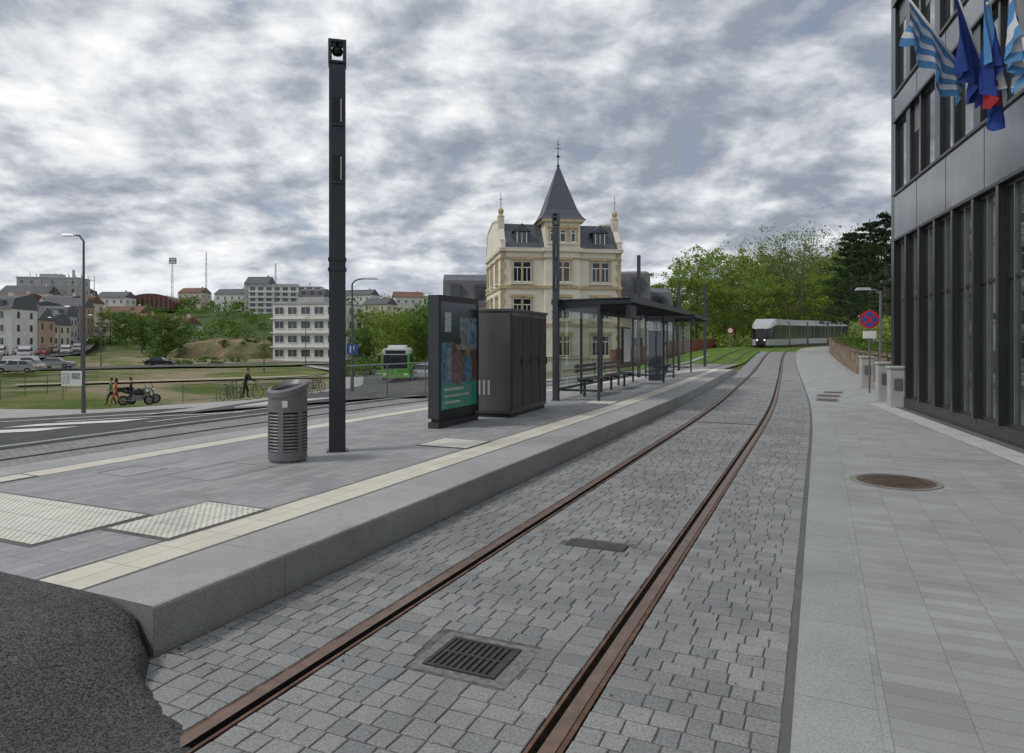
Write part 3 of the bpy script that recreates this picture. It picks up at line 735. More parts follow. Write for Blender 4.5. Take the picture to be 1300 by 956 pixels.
RUSTW=M('corten_wall',(.20,.075,.04),.8,0,.25,1)
loft('corten_wall',44,84,[(lambda s:vL(s)+6.5,-.5),(lambda s:vL(s)+6.5,1.0),(lambda s:vL(s)+6.7,1.0),(lambda s:vL(s)+6.7,-.5)],[RUSTW],step=1,caps=True)
for px,D in((927,60),):
    mb=MB(); mb.cyl((0,0,0),(0,0,2.3),.035,.035,6,1); disc(mb,(0,2.1),.28,-.05,-.04,0); disc(mb,(0,2.1),.2,-.055,-.051,2); obj('traffic_sign',mb,[RED,STEEL,WHITEP],onground(px,D))
# ------------------------------------------------------------------ tram
def tram():
    s0=79.0
    e=link(bpy.data.objects.new('tram',None))
    white=M('tram_silver',(.42,.44,.45),.3,.1,.05); tb=M('tram_glass',(.010,.012,.015),.12,0,.3,spec=.6); gr=M('tram_grey',(.10,.105,.11),.5)
    cv=lambda s:vL(s)
    def module(a,b,nose=False,nm='carriage'):
        W=1.32
        def wf(s):
            if not nose: return W+0*s
            t=np.clip((s-a)/2.2,0,1); return .55+(W-.55)*np.sqrt(1-(1-t)**2)
        def zf(z,amt):
            if not nose: return lambda s:z+0*s
            return lambda s: z-amt*(1-np.clip((s-a)/2.6,0,1))**1.6
        P=[(-1,.25,0),(-1.0,.8,0),(-1.0,.95,0),(-1.0,2.6,.5),(-.97,2.95,.9),(-.80,3.3,1.15),(.80,3.3,1.15),(.97,2.95,.9),(1.0,2.6,.5),(1,.95,0),(1,.8,0),(1,.25,0)]
        prof=[((lambda s,k=k:cv(s)+k*wf(s)),zf(z,am)) for k,z,am in P]
        mi=[0,0,1,0,0,0,0,0,1,0,0]
        o=loft(nm,a,b,prof,[white,tb,gr],mi,step=.25 if nose else .8,parent=e,caps=True,smooth=False)
        if nose: o.data.polygons[-2].material_index=1
        mb=MB()
        s=a+(2.6 if nose else .6); k=0
        while s<b-.4:
            for sd in(-1,1):
                dw=.07
                x0,y0=F(s,cv(s)+sd*(W+.008)); x1,y1=F(s+dw,cv(s+dw)+sd*(W+.008)); z=float(zt(s))
                mb.add([(x0,y0,z+.3),(x1,y1,z+.3),(x1,y1,z+2.6),(x0,y0,z+2.6)],[(0,1,2,3)],0)
            s+=(1.3 if k%2==0 else 2.6);k+=1
        obj('window_posts',mb,[white],parent=e)
    module(s0,s0+7.5,True,'cab_carriage')
    s=s0+7.5
    for i in range(5):
        loft('gangway',s,s+.7,[((lambda q,k=k:cv(q)+k),z) for k,z in((-1.15,.35),(-1.15,3.1),(1.15,3.1),(1.15,.35))],[gr],step=.35,parent=e)
        module(s+.7,s+7.2); s+=7.2
    mb=MB()
    for sd in(-.5,.5):
        x,y=F(s0-.02,float(cv(s0))+sd*.8); mb.lathe([(.02,-.1),(.1,-.06),(.1,.06),(.02,.1)],(float(x),float(y),float(zt(s0))+.85),10,0)
    obj('headlights',mb,[M('headlight',(.8,.8,.78),.2,emit=1.0)],parent=e)
    loft('underframe',s0+1.5,s-1,[((lambda q:cv(q)-1.1),.02),((lambda q:cv(q)-1.1),.35),((lambda q:cv(q)+1.1),.35),((lambda q:cv(q)+1.1),.02)],[gr],step=1,parent=e)
tram()
# ------------------------------------------------------------------ villa with spire
def villa():
    D=63; x=BX(713,D); z0=g1(x,D+4)-.1
    W,Dp=11.3,11.0; ze=10.25-z0; hw=W/2
    cream=M('cream_render',(.76,.73,.63),.85,0,.06,.8,bump=.1); ochre=M('ochre_stone',(.50,.40,.25),.85,0,.2,3); slate=M('slate_roof',(.075,.083,.098),.5,0,.25,6,bump=.4,bscale=8)
    ST=M('stone_trim',(.68,.63,.52),.8,0,.1,3)
    walls=MB(); walls.box(-hw,hw,0,Dp,-1.5,ze,0); walls.box(-1.65,1.65,-.45,3.4,-1.5,ze+2.35,0)
    trim=MB(); gls=MB(); fr=MB()
    for sx in(-1,1):
        for k in range(int((ze)/.55)):
            w=.46 if k%2 else .30
            x0=sx*hw; a,b=(x0-.05,x0+w) if sx<0 else (x0-w,x0+.05)
            trim.box(a,b,-.05,.10 if k%2 else .3,k*.55+.02,k*.55+.52,0)
    for z,th,pr in((ze-.35,.35,.25),(ze-1.0,.14,.10),(ze-3.75,.28,.12),(ze-7.2,.28,.12),(1.0,.2,.12)):
        m=0 if z<ze-.5 else 1
        trim.box(-hw-.06-pr*.5,-1.66-.0,-pr-.04,.3,z,z+th,m); trim.box(1.66,hw+.06+pr*.5,-pr-.04,.3,z,z+th,m)
        trim.box(-1.75-pr*.4,1.75+pr*.4,-.45-pr,-.2,z+.003,z+th-.003,m)
        trim.box(-hw-pr*.6-.04,-hw+.1,.3,Dp,z,z+th,m)
    trim.box(-1.95,1.95,-.72,3.6,ze+2.35,ze+2.6,0)
    def win(x,z,w,h,y,pair=True,side=None):
        t=.14
        def B(mb,x0,x1,y0,y1,za,zb,m):
            if side is None: mb.box(x0,x1,y0,y1,za,zb,m)
            else: mb.box(-hw+y0,-hw+y1,x0,x1,za,zb,m)
        yy=y
        B(trim,x-w/2-t,x-w/2,yy-.14,yy+.02,z-.05,z+h+.1,0); B(trim,x+w/2,x+w/2+t,yy-.14,yy+.02,z-.05,z+h+.1,0)
        B(trim,x-w/2-t-.06,x+w/2+t+.06,yy-.2,yy+.02,z+h+.1,z+h+.34,0); B(trim,x-w/2-t-.08,x+w/2+t+.08,yy-.22,yy+.02,z-.25,z-.05,1)
        B(trim,x-w/2,x+w/2,yy-.13,yy+.02,z+h,z+h+.098,0)
        B(gls,x-w/2,x+w/2,yy-.03,yy-.005,z-.05,z+h,0)
        n=2 if pair else 1
        ww=w/n
        for k in range(n):
            a=x-w/2+k*ww
            B(fr,a+.02,a+.10,yy-.07,yy-.031,z-.03,z+h-.02,0); B(fr,a+ww-.10,a+ww-.02,yy-.07,yy-.031,z-.03,z+h-.02,0)
            B(fr,a+.10,a+ww-.10,yy-.068,yy-.031,z+h*.66,z+h*.66+.08,0); B(fr,a+.10,a+ww-.10,yy-.068,yy-.031,z-.03,z+.05,0); B(fr,a+.10,a+ww-.10,yy-.068,yy-.031,z+h-.10,z+h-.02,0)
            if ww>.7: B(fr,a+ww/2-.03,a+ww/2+.03,yy-.069,yy-.031,z+.05,z+h*.66,0)
        if pair: B(trim,x-.09,x+.09,yy-.12,yy-.071,z-.04,z+h,0)
    for z in(ze-3.1,ze-6.5,ze-9.9):
        for xx in(-3.7,3.7): win(xx,z,1.75,1.9,0)
        win(0,z,1.4,1.9,-.45)
        for yy in(2.5,6.2,9.2): win(yy,z,1.0,1.9,0,False,side=1)
    win(0,ze+.55,.62,1.15,-.45,False); win(-.98,ze+.55,.5,1.15,-.45,False); win(.98,ze+.55,.5,1.15,-.45,False)
    gab=MB()
    gp_=[(-.35,ze-.1),(-.35,ze+.5),(.15,ze+.55),(1.7,ze+2.6),(5.5,ze+3.1),(9.3,ze+2.6),(Dp-.15,ze+.5),(Dp+.3,ze-.1)]
    for sx in(-1,1):
        a,b=(-hw-.02,-hw+.36) if sx<0 else (hw-.36,hw+.02)
        gab.prismx(gp_,a,b,0)
        for (ya,za),(yb,zb) in zip(gp_[1:-1],gp_[2:-1]):
            gab.add([(a-.06,ya,za),(b+.06,ya,za),(b+.06,yb,zb),(a-.06,yb,zb),(a-.06,ya,za+.18),(b+.06,ya,za+.18),(b+.06,yb,zb+.18),(a-.06,yb,zb+.18)],[(0,3,2,1),(4,5,6,7),(0,1,5,4),(1,2,6,5),(2,3,7,6),(3,0,4,7)],1)
        xc=(a+b)/2
        gab.box(xc-.28,xc+.28,1.0,1.6,ze+1.8,ze+2.95,1); gab.lathe([(.34,0),(.34,.12),(.16,.25),(.27,.5),(.27,.7),(.05,.95),(.03,2.3),(.0,2.4)],(xc,1.3,ze+2.95),10,2)
        gab.box(xc-.15,xc+.15,1.28,1.32,ze+4.6,ze+4.65,2)
    roof=MB(); rp=[(-.3,ze),(1.7,ze+2.45),(5.5,ze+2.9),(9.3,ze+2.45),(Dp+.2,ze)]
    roof.prismx(rp,-hw+.34,hw-.34,0)
    def ring(h,z,c=(0,1.45)): return [(c[0]-h,c[1]-h,z),(c[0]+h,c[1]-h,z),(c[0]+h,c[1]+h,z),(c[0]-h,c[1]+h,z)]
    R=[ring(2.15,ze+2.6),ring(1.85,ze+2.95),ring(1.5,ze+3.6),ring(.05,ze+8.0)]
    vs=sum(R,[]); fs=[]
    for k in range(3):
        for i in range(4): fs.append((k*4+i,k*4+(i+1)%4,k*4+4+(i+1)%4,k*4+4+i))
    fs.append((3,2,1,0)); roof.add(vs,fs,0)
    fin=MB(); fin.lathe([(.12,0),(.16,.15),(.06,.3),(.05,.9),(.18,1.05),(.05,1.2),(.025,2.6),(.0,2.9)],(0,1.45,ze+7.85),8,0); fin.box(-.3,.3,1.43,1.47,ze+9.6,ze+9.65,0); fin.box(-.18,.18,1.43,1.47,ze+10.0,ze+10.04,0)
    dm=MB()
    for xx in(-3.7,3.7):
        dm.box(xx-.65,xx+.65,.15,2.2,ze+.3,ze+1.55,0); dm.prism([(xx-.85,ze+1.55),(xx+.85,ze+1.55),(xx,ze+2.25)],.0,2.6,1)
        dm.box(xx-.40,xx+.40,.11,.149,ze+.45,ze+1.4,2); dm.box(xx-.03,xx+.03,.09,.109,ze+.45,ze+1.4,3)
        for a in(-.48,.40): dm.box(xx+a,xx+a+.08,.07,.148,ze+.4,ze+1.45,3)
    group('villa_with_spire',(x,D,z0),math.radians(9),[('walls',walls,[cream]),('stone_trim',trim,[ochre,ST]),('window_glass',gls,[WGLASS]),('window_frames',fr,[WHITEP]),
        ('gables',gab,[cream,ST,ochre]),('roof',roof,[slate]),('spire_finial',fin,[ANTH2]),('dormers',dm,[slate,slate,WGLASS2,WHITEP])])
villa()
def house(name,px,D,w,dp,ht,floors,cols,wallc,roofc,roof='gable',rz=0,rh=2.5,z0=None,wh=1.4,ww=1.0,band=False,chim=True):
    x=BX(px,D); z0=g1(x,D)-.5 if z0 is None else z0; ht+=.5
    W=MB();R=MB();G=MB();T=MB()
    W.box(-w/2,w/2,0,dp,-3,ht,0)
    fh=(ht-.5)/floors
    for f in range(floors):
        for c in range(cols):
            for side in(0,1,2):
                if side==0:
                    xx=-w/2+(c+.5)*w/cols; zz=.5+f*fh+fh*.3
                    G.box(xx-ww/2,xx+ww/2,-.03,-.01,zz,zz+wh,0)
                    T.box(xx-ww/2-.1,xx+ww/2+.1,-.12,-.0,zz-.12,zz,0); T.box(xx-ww/2-.08,xx-ww/2,-.08,0,zz,zz+wh,0); T.box(xx+ww/2,xx+ww/2+.08,-.08,0,zz,zz+wh,0); T.box(xx-.03,xx+.03,-.05,-.031,zz,zz+wh,0)
                else:
                    cc=max(1,int(cols*dp/w)); 
                    if c>=cc: continue
                    yy=(c+.5)*dp/cc; zz=.5+f*fh+fh*.3; sx=-w/2 if side==1 else w/2; s_=-1 if side==1 else 1
                    a,b=sorted((sx+s_*.01,sx+s_*.03)); G.box(a,b,yy-ww/2,yy+ww/2,zz,zz+wh,0)
        if band: T.box(-w/2-.3,w/2+.3,-.6,-.13,.5+(f)*fh-.12,.5+(f)*fh+.1,0)
    if roof=='gable':
        R.prismx([(-.4,ht),(dp/2,ht+rh),(dp+.4,ht)],-w/2-.2,w/2+.2,0)
    elif roof=='mansard':
        R.prismx([(-.3,ht),(.9,ht+rh*.75),(dp/2,ht+rh),(dp-.9,ht+rh*.75),(dp+.3,ht)],-w/2-.1,w/2+.1,0)
        for c in range(cols):
            xx=-w/2+(c+.5)*w/cols; R.box(xx-.6,xx+.6,.0,1.5,ht+.4,ht+rh*.62,0); G.box(xx-.4,xx+.4,-.04,-.01,ht+.6,ht+rh*.55,0)
    else:
        R.box(-w/2-.15,w/2+.15,-.15,dp+.15,ht,ht+.35,0); R.box(-w*.2,w*.15,dp*.3,dp*.7,ht+.35,ht+1.8,0)
    if chim: W.box(w*.3,w*.3+.7,dp*.5,dp*.5+.7,ht,ht+rh+.7,0)
    return group(name,(x,D,z0),rz,[('walls',W,[wallc]),('roof',R,[roofc]),('windows',G,[WGLASS2]),('window_trim',T,[WHITEP])])
def wc(n,c): return M(n,c,.85,0,.1,.6)
WW=wc('white_render',(.64,.63,.60)); BE=wc('beige_render',(.54,.49,.40)); PK=wc('salmon_render',(.42,.29,.22)); GY=wc('grey_render',(.38,.38,.38)); YL=wc('yellow_render',(.5,.42,.26))
SLT=M('slate_roof_far',(.095,.10,.11),.6,0,.2,1); TIL=M('tile_roof',(.16,.09,.065),.8,0,.2,1)
house('mansard_townhouse',594,78,5.5,9,7.8,2,2,BE,SLT,'mansard',math.radians(4),4.0,chim=False)
house('mansard_townhouse',795,74,5,16,6.6,2,2,BE,SLT,'mansard',math.radians(-8),3.8,chim=False)
house('mansard_townhouse',822,84,6,12,5.4,2,2,WW,SLT,'mansard',math.radians(-6),3.6,chim=False)
house('white_apartment_block',388,146,15.5,12,12.2,4,5,WW,GY,'flat',math.radians(-12),1,wh=1.5,ww=2.1,band=True)
house('apartment_building',362,330,34,14,13,5,9,WW,GY,'flat',math.radians(8),2,wh=1.6,ww=2.4,band=True)
house('apartment_building',325,345,12,12,14,5,3,GY,SLT,'gable',0,4)
house('apartment_building',395,320,12,12,9,4,3,WW,SLT,'mansard',0,4)
for i,(px,D,w,ht,fl,co,wl,rf,kind) in enumerate([(15,205,16,11,4,4,BE,SLT,'mansard'),(50,190,13,10,3,4,GY,SLT,'mansard'),(78,215,12,12,4,4,PK,SLT,'gable'),(30,250,16,15,4,5,WW,SLT,'gable'),
   (60,265,22,20,6,6,GY,GY,'flat'),(-15,180,14,13,4,4,PK,SLT,'mansard'),(92,255,12,11,3,3,BE,TIL,'gable'),(150,240,14,8,2,4,BE,TIL,'gable'),(172,232,8,6,2,2,YL,TIL,'gable'),
   (290,360,16,8,2,4,WW,SLT,'gable'),(240,380,14,8,2,4,BE,TIL,'gable'),(215,230,10,5,1,3,WW,TIL,'gable'),(450,350,18,8,2,5,WW,SLT,'gable'),(475,300,12,7,2,3,BE,SLT,'gable'),(520,330,14,8,2,4,WW,TIL,'gable'),(8,150,12,9,3,3,PK,SLT,'gable'),(40,162,9,8,3,3,BE,SLT,'mansard'),(-40,140,16,11,4,4,WW,SLT,'mansard'),
   (5,230,14,13,4,4,WW,TIL,'mansard'),(70,235,10,12,4,3,WW,SLT,'mansard'),(140,330,14,8,2,4,WW,SLT,'gable'),(85,285,13,12,4,4,YL,SLT,'mansard')]):
    house('town_house',px,D,w,10,ht,fl,co,wl,rf,kind,math.radians((i*37)%40-20),3)
mb=MB()
pts=[]
for i in range(13):
    t=math.pi*i/12; pts.append((-11*math.cos(t),3+5*math.sin(t)))
mb.prism(pts+[(11,0),(-11,0)],0,14,0)
for i in range(9): mb.box(-9+i*2.2,-8.6+i*2.2,-.3,-.01,0,6,1)
obj('stadium_hall',mb,[M('hall_red',(.14,.05,.045),.6),STEEL],onground(190,345,1),math.radians(10))
for px,D,h_ in((219,350,27),(262,370,30),(350,325,24)):
    mb=MB(); 
    for a,b in((-.5,-.5),(.5,-.5),(0,.5)): mb.cyl((a,b,0),(a*.4,b*.4,h_),.14,.1,5,0)
    for z in range(2,h_,3): mb.cyl((-.45,-.45,z),(.45,-.45,z+1.5),.07,.07,4,0)
    if px==219:
        mb.box(-1.8,1.8,-.4,.4,h_-3,h_,0)
        for i in range(4):
            for j in range(2): mb.box(-1.6+i*.85,-1.0+i*.85,-.55,-.41,h_-2.7+j*1.4,h_-1.8+j*1.4,1)
    obj('floodlight_mast' if px==219 else 'antenna_mast',mb,[STEEL,WHITEP],onground(px,D))
mb=MB()
for i in range(9):
    for j in range(2): mb.cyl((i*2.4,j*8,0),(i*2.4,j*8,23),.12,.12,4,0)
for k in range(8):
    for j in range(2): mb.cyl((0,j*8,k*3),(19.2,j*8,k*3),.1,.1,4,0)
    mb.box(0,19.2,-.5,.5,k*3,k*3+.1,0)
obj('scaffolding',mb,[STEEL2],onground(38,256,-1))
# ------------------------------------------------------------------ vegetation
def leaves_np(centers,radii,n_each,size,flat=.8,seed=0):
    r=np.random.default_rng(seed); C=np.repeat(centers,n_each,0); Rr=np.repeat(radii,n_each)
    d=r.normal(size=(len(C),3)); d/=np.linalg.norm(d,axis=1)[:,None]
    rad=Rr*np.power(r.random(len(C)),.45)
    P=C+d*rad[:,None]*np.array([1,1,flat])
    a=r.normal(size=(len(C),3)); a/=np.linalg.norm(a,axis=1)[:,None]
    b=np.cross(a,r.normal(size=(len(C),3))); b/=np.linalg.norm(b,axis=1)[:,None]
    sz=(size*r.uniform(.5,1.3,len(C)))[:,None]
    v=np.stack([P-a*sz*.5,P+b*sz*.32,P+a*sz*.5,P-b*sz*.32],1).reshape(-1,3)
    f=np.arange(len(v)).reshape(-1,4); return v,f
def compose(name,mb,leaf,mats):
    v=np.array(mb.v) if mb.v else np.zeros((0,3)); lv,lf=leaf
    co=np.concatenate([v,lv]); fs=list(mb.f)+(lf+len(v)).tolist()
    me=bpy.data.meshes.new(name); me.from_pydata(co.tolist(),[],fs)
    for m in mats: me.materials.append(m)
    me.polygons.foreach_set('material_index',[0]*len(mb.f)+[1]*len(lf)); me.update(); return me
BARK=M('bark',(.12,.105,.085),.9,0,.3,5,bump=.6,bscale=12)
LF=[leafmat('leaves_spring',(.19,.29,.045),(.26,.33,.085)),leafmat('leaves_mid',(.10,.175,.035),(.155,.23,.055)),leafmat('leaves_dark',(.03,.058,.026),(.045,.075,.03)),leafmat('leaves_brown',(.24,.24,.11),(.21,.28,.09))]
def deciduous(H_,R,seed,leaf,nleaf=90,size=.35,trunk=.25,low=.25,gap=1.0):
    r=random.Random(seed); mb=MB(); cs=[];rs=[]
    top=Vector((r.uniform(-.4,.4),r.uniform(-.4,.4),H_*.82)); 
    tp=[Vector((0,0,-.3)),Vector((r.uniform(-.2,.2),r.uniform(-.2,.2),H_*.3)),Vector((r.uniform(-.4,.4),r.uniform(-.4,.4),H_*.58)),top]
    mb.tube(tp,[trunk,trunk*.75,trunk*.45,trunk*.12],8,0)
    def onT(t):
        t*=3; i=min(2,int(t)); return tp[i].lerp(tp[i+1],t-i)
    nb=18
    for i in range(nb):
        t=low+ (1-low)*(i+r.random())/nb; p=onT(min(t,.99)); a=i*2.4+r.uniform(-.4,.4)
        prof=math.sin(math.pi*min(.95,max(.12,(t-low*.6)/(1-low*.6)*.9)))**.6
        L=R*prof*r.uniform(.7,1.15)
        e=p+Vector((math.cos(a)*L,math.sin(a)*L,L*r.uniform(.35,.9))); m=p.lerp(e,.5)+Vector((0,0,-L*.08))
        rr=trunk*.35*(1-t*.6); mb.tube([p,m,e],[rr,rr*.6,rr*.2],5,0)
        for k in range(5):
            q=p.lerp(e,r.uniform(.4,1.0)); b=q+Vector((r.gauss(0,1),r.gauss(0,1),r.gauss(.35,.8)))*(R*.24)
            mb.cyl(q,b,rr*.25,rr*.06,4,0); cs.append(b); rs.append(R*r.uniform(.13,.26))
            for _ in range(2):
                c=b+Vector((r.gauss(0,1),r.gauss(0,1),r.gauss(.2,.8)))*(R*.13); mb.cyl(b,c,rr*.1,rr*.03,3,0); cs.append(c); rs.append(R*r.uniform(.08,.18))
    cs=np.array([tuple(c) for c in cs]); return compose('tree',mb,leaves_np(cs,np.array(rs),int(nleaf*gap),size,.8,seed),[BARK,leaf])
def pine(H_,seed,leaf):
    r=random.Random(seed); mb=MB(); cs=[];rs=[]
    mb.tube([(0,0,-.3),(.1,0,H_*.5),(0,.1,H_)],[.28,.18,.03],8,0)
    for i in range(64):
        t=.22+.76*i/64; a=i*2.4; L=(1-t)**.75*H_*.30*r.uniform(.5,1.3)+.3; p=Vector((0,0,H_*t)); e=p+Vector((math.cos(a)*L,math.sin(a)*L,L*r.uniform(-.1,.4)))
        mb.cyl(p,e,.05,.015,4,0)
        for q in(.5,.75,1.0): cs.append(tuple(p.lerp(e,q))); rs.append(.28+L*.15)
    return compose('pine',mb,leaves_np(np.array(cs),np.array(rs),50,.22,.45,seed),[BARK,leaf])
T=[deciduous(18,5.2,1,LF[0],28,.34,.28,.25),deciduous(20,5.8,2,LF[1],30,.34,.33,.2),deciduous(16,5,3,LF[3],10,.28,.26,.28),deciduous(9,3.8,4,LF[1],36,.28,.18,.15),deciduous(12,4.4,5,LF[0],36,.3,.2,.18),pine(13,6,LF[2]),deciduous(19,5.5,7,LF[3],6,.26,.3,.22)]
def plant(name,k,px,D,sc=1,rz=None):
    x,y,z=onground(px,D,-.15); 
    obj(name,None,None,(x,y,z),rz if rz is not None else random.uniform(0,6.28),me=T[k],scale=sc*random.uniform(.95,1.05))
for k,px,D,sc in[(4,862,92,.9),(0,885,98,.85),(0,905,112,.8),(0,932,112,1.0),(6,955,120,1.1),(0,975,128,1.1),(2,1000,122,1.35),(6,1018,116,1.05),(0,1024,138,1.15),(2,1040,122,1.25),(0,1062,118,.95),(0,1085,112,.9),(2,918,118,1.05),(6,985,150,1.2),(1,1050,150,1.1),(0,870,130,.75),(4,945,104,.9),(1,1100,100,.8),(4,1000,145,1.3),(4,1035,135,1.2),(1,1130,110,.9),(6,893,118,.8),(4,918,98,.8),(4,970,110,.95),(0,955,135,1.1),(0,1005,150,1.3),(4,1055,108,1.0)]:
    plant('deciduous_tree',k,px,D,sc)
for px,D,sc in((1080,70,.95),(1104,62,.93),(1126,55,.9),(1095,80,1.0)): plant('pine_tree',5,px,D,sc)
for k,px,D,sc in((3,208,150,1.1),(3,180,190,1.2),(3,225,170,.9),(4,512,130,.8),(3,540,95,.85),(4,475,150,.9),(3,560,90,.9),(4,583,95,.75),(3,455,160,.9),(4,835,100,.8),(3,530,110,.8),(3,570,120,1.0),(4,500,88,.6),(3,465,105,.7),(3,160,210,1.1),(4,140,225,.9)):
    plant('deciduous_tree',k,px,D,sc)
def mass(name,items,leaf,size,n=70,seed=0,flat=.7):
    r=np.random.default_rng(seed); cs=[];rs=[]
    for x,y,z,R in items:
        for _ in range(9):
            d=r.normal(size=3); d/=np.linalg.norm(d); d[2]=abs(d[2])*.8
            cs.append((x+d[0]*R*.7,y+d[1]*R*.7,z+d[2]*R*.8)); rs.append(R*r.uniform(.25,.5))
    me=compose(name,MB(),leaves_np(np.array(cs),np.array(rs),n,size,flat,seed),[BARK,leaf])
    link(bpy.data.objects.new(name,me))
def scat(n,pxr,Dr,Rr,seed,dz=0):
    r=random.Random(seed); out=[]
    for _ in range(n):
        D=r.uniform(*Dr); px=r.uniform(*pxr); x=BX(px,D); out.append((x,D,g1(x,D)+dz,r.uniform(*Rr)))
    return out
mass('distant_trees',scat(60,(-60,640),(330,460),(6,11),1),LF[1],1.3,26,1)
mass('distant_trees',scat(50,(180,640),(190,330),(5,9),2),LF[1],1.0,30,2)
mass('distant_trees',scat(30,(420,640),(150,260),(4,7.5),3),LF[0],.8,32,3)
mass('distant_trees',scat(22,(195,335),(165,200),(3,5.5),4),LF[1],.6,34,4)
mass('distant_trees',scat(30,(-20,190),(200,340),(3,7),5),LF[1],.9,26,5)
mass('distant_trees',scat(22,(820,1200),(150,230),(7,11),6),LF[0],.9,40,6)
mass('distant_trees',scat(18,(860,1120),(130,160),(3,7),16),LF[0],.6,44,16)
mass('shrub_mass',scat(26,(440,600),(78,105),(1.4,2.8),7),LF[1],.35,45,7)
mass('shrub_mass',scat(22,(840,960),(84,98),(1.4,3.2),8),LF[0],.35,45,8)
mass('shrub_mass',scat(26,(150,330),(115,150),(.6,1.6),18),LF[1],.25,40,18)
items=[];it2=[]
r=random.Random(9)
for s_ in np.arange(27,75,.9):
    x,y=F(s_,-5.9+r.uniform(-.5,.3)); items.append((float(x),float(y),float(zt(s_))+.5,r.uniform(.9,1.5)))
    if 34<s_<56: x,y=F(s_,-6.6); it2.append((float(x),float(y),float(zt(s_))+1.9,r.uniform(.9,1.5)))
mass('garden_hedge',items,LF[1],.16,60,9); mass('flowering_shrub',it2,LF[0],.18,55,10)
mass('white_blossom',[(x,y-.3,z+.2,R*.95) for x,y,z,R in it2[::2]],M('blossom_white',(.6,.6,.55),.8,0,.1,island=.2),.12,14,11)
mb=MB(); n=28; rr=random.Random(4)
vs=[];fs=[]
for k,(rad,z) in enumerate(((11,-1),(9.5,1.6),(7,3.6),(3.5,4.6),(.3,4.9))):
    for i in range(n):
        t=2*math.pi*i/n; q=rad*(1+rr.uniform(-.09,.09)); vs.append((q*1.5*math.cos(t),q*.7*math.sin(t),z+rr.uniform(-.3,.3)))
for k in range(4):
    for i in range(n): fs.append((k*n+i,k*n+(i+1)%n,k*n+n+(i+1)%n,k*n+n+i))
mb.add(vs,fs,0); mnd=onground(300,158)
obj('earth_mound',mb,[M('bare_earth',(.27,.20,.125),.95,0,.3,.3,bump=.6,bscale=2,col2=(.12,.13,.05))],mnd,.1)
mass('shrub_mass',[(mnd[0]-12+i*1.9,mnd[1]+rr.uniform(-5,1),mnd[2]+1.8+rr.uniform(0,2.0),rr.uniform(1.2,2.2)) for i in range(12)],LF[1],.4,45,12)
# ------------------------------------------------------------------ vehicles
def car_mesh(col,van=False):
    P=MB()
    lo=[(-2.1,.28),(-2.15,.6),(-2.05,.86),(-1.0,.96),(1.2,.98),(1.95,.92),(2.12,.7),(2.1,.28)]
    P.prism(lo,-.86,.86,0)
    def cab(b0,b1,t0,t1,z0,z1,m,yb=.82,yt=.62):
        P.add([(b0,-yb,z0),(b1,-yb,z0),(b1,yb,z0),(b0,yb,z0),(t0,-yt,z1),(t1,-yt,z1),(t1,yt,z1),(t0,yt,z1)],[(0,3,2,1),(4,5,6,7),(0,1,5,4),(1,2,6,5),(2,3,7,6),(3,0,4,7)],m)
    if van: cab(-1.7,2.05,-1.2,2.0,.96,1.85,0,.84,.78); cab(-1.72,.0,-1.25,-.05,1.05,1.65,1,.85,.80)
    else: cab(-1.05,1.75,-.35,1.2,.95,1.40,1); cab(-.37,1.22,-.30,1.1,1.40,1.45,0,.63,.58)
    for xx in(-.95 ,.35,1.5) if not van else(): P.add([(xx-.04+(.0),-.83,.97),(xx+.05,-.83,.97),(xx*.72+.10,-.64,1.41),(xx*.72+.02,-.64,1.41)],[(0,1,2,3)],0)
    for x in(-1.3,1.3):
        for y in(-.80,.80):
            P.cyl((x,y-.1,.32),(x,y+.1,.32),.32,.32,16,2); P.cyl((x,y-.11,.32),(x,y+.11,.32),.18,.18,10,3)
    P.box(-2.17,-2.1,-.7,-.4,.6,.74,4); P.box(-2.17,-2.1,.4,.7,.6,.74,4); P.box(2.08,2.14,-.75,-.5,.62,.8,5); P.box(2.08,2.14,.5,.75,.62,.8,5); P.box(-2.18,-2.12,-.26,.26,.4,.5,3)
    return mesh_of('car',P,[col,WGLASS,BLACK,STEEL,WHITEP,RED])
CM=[car_mesh(M('car_white',(.6,.6,.6),.25,0,.03)),car_mesh(M('car_silver',(.35,.36,.37),.3,.5,.03)),car_mesh(M('car_black',(.02,.02,.022),.2,0,.03)),car_mesh(M('car_red',(.3,.03,.03),.25,0,.03)),car_mesh(M('van_white',(.6,.6,.6),.3,0,.03),True),car_mesh(M('car_blue',(.03,.08,.2),.25,0,.03))]
def place_car(k,px,D,rz,dz=.08,name='car'): obj(name,None,None,onground(px,D,dz),math.radians(rz),me=CM[k])
r=random.Random(21)
for i in range(20):
    D=96+i/19*180
    x=np.interp(D,[p[1] for p in HR],[p[0] for p in HR])
    for side in(-1,0,1):
        if r.random()<.6:
            xx=x+side*3.4; yy=D+side*2+r.uniform(-2,2); obj('car',None,None,(xx,yy,g1(xx,yy)+1.65),math.radians(115),me=CM[r.choice([0,0,1,1,2,2,4,3])])
for px,D,k in((8,83,0),(30,86,4),(72,94,1),(22,80.5,1),(203,112,2)): place_car(k,px,D,r.choice([10,190,15]),.56 if px<150 else .15)
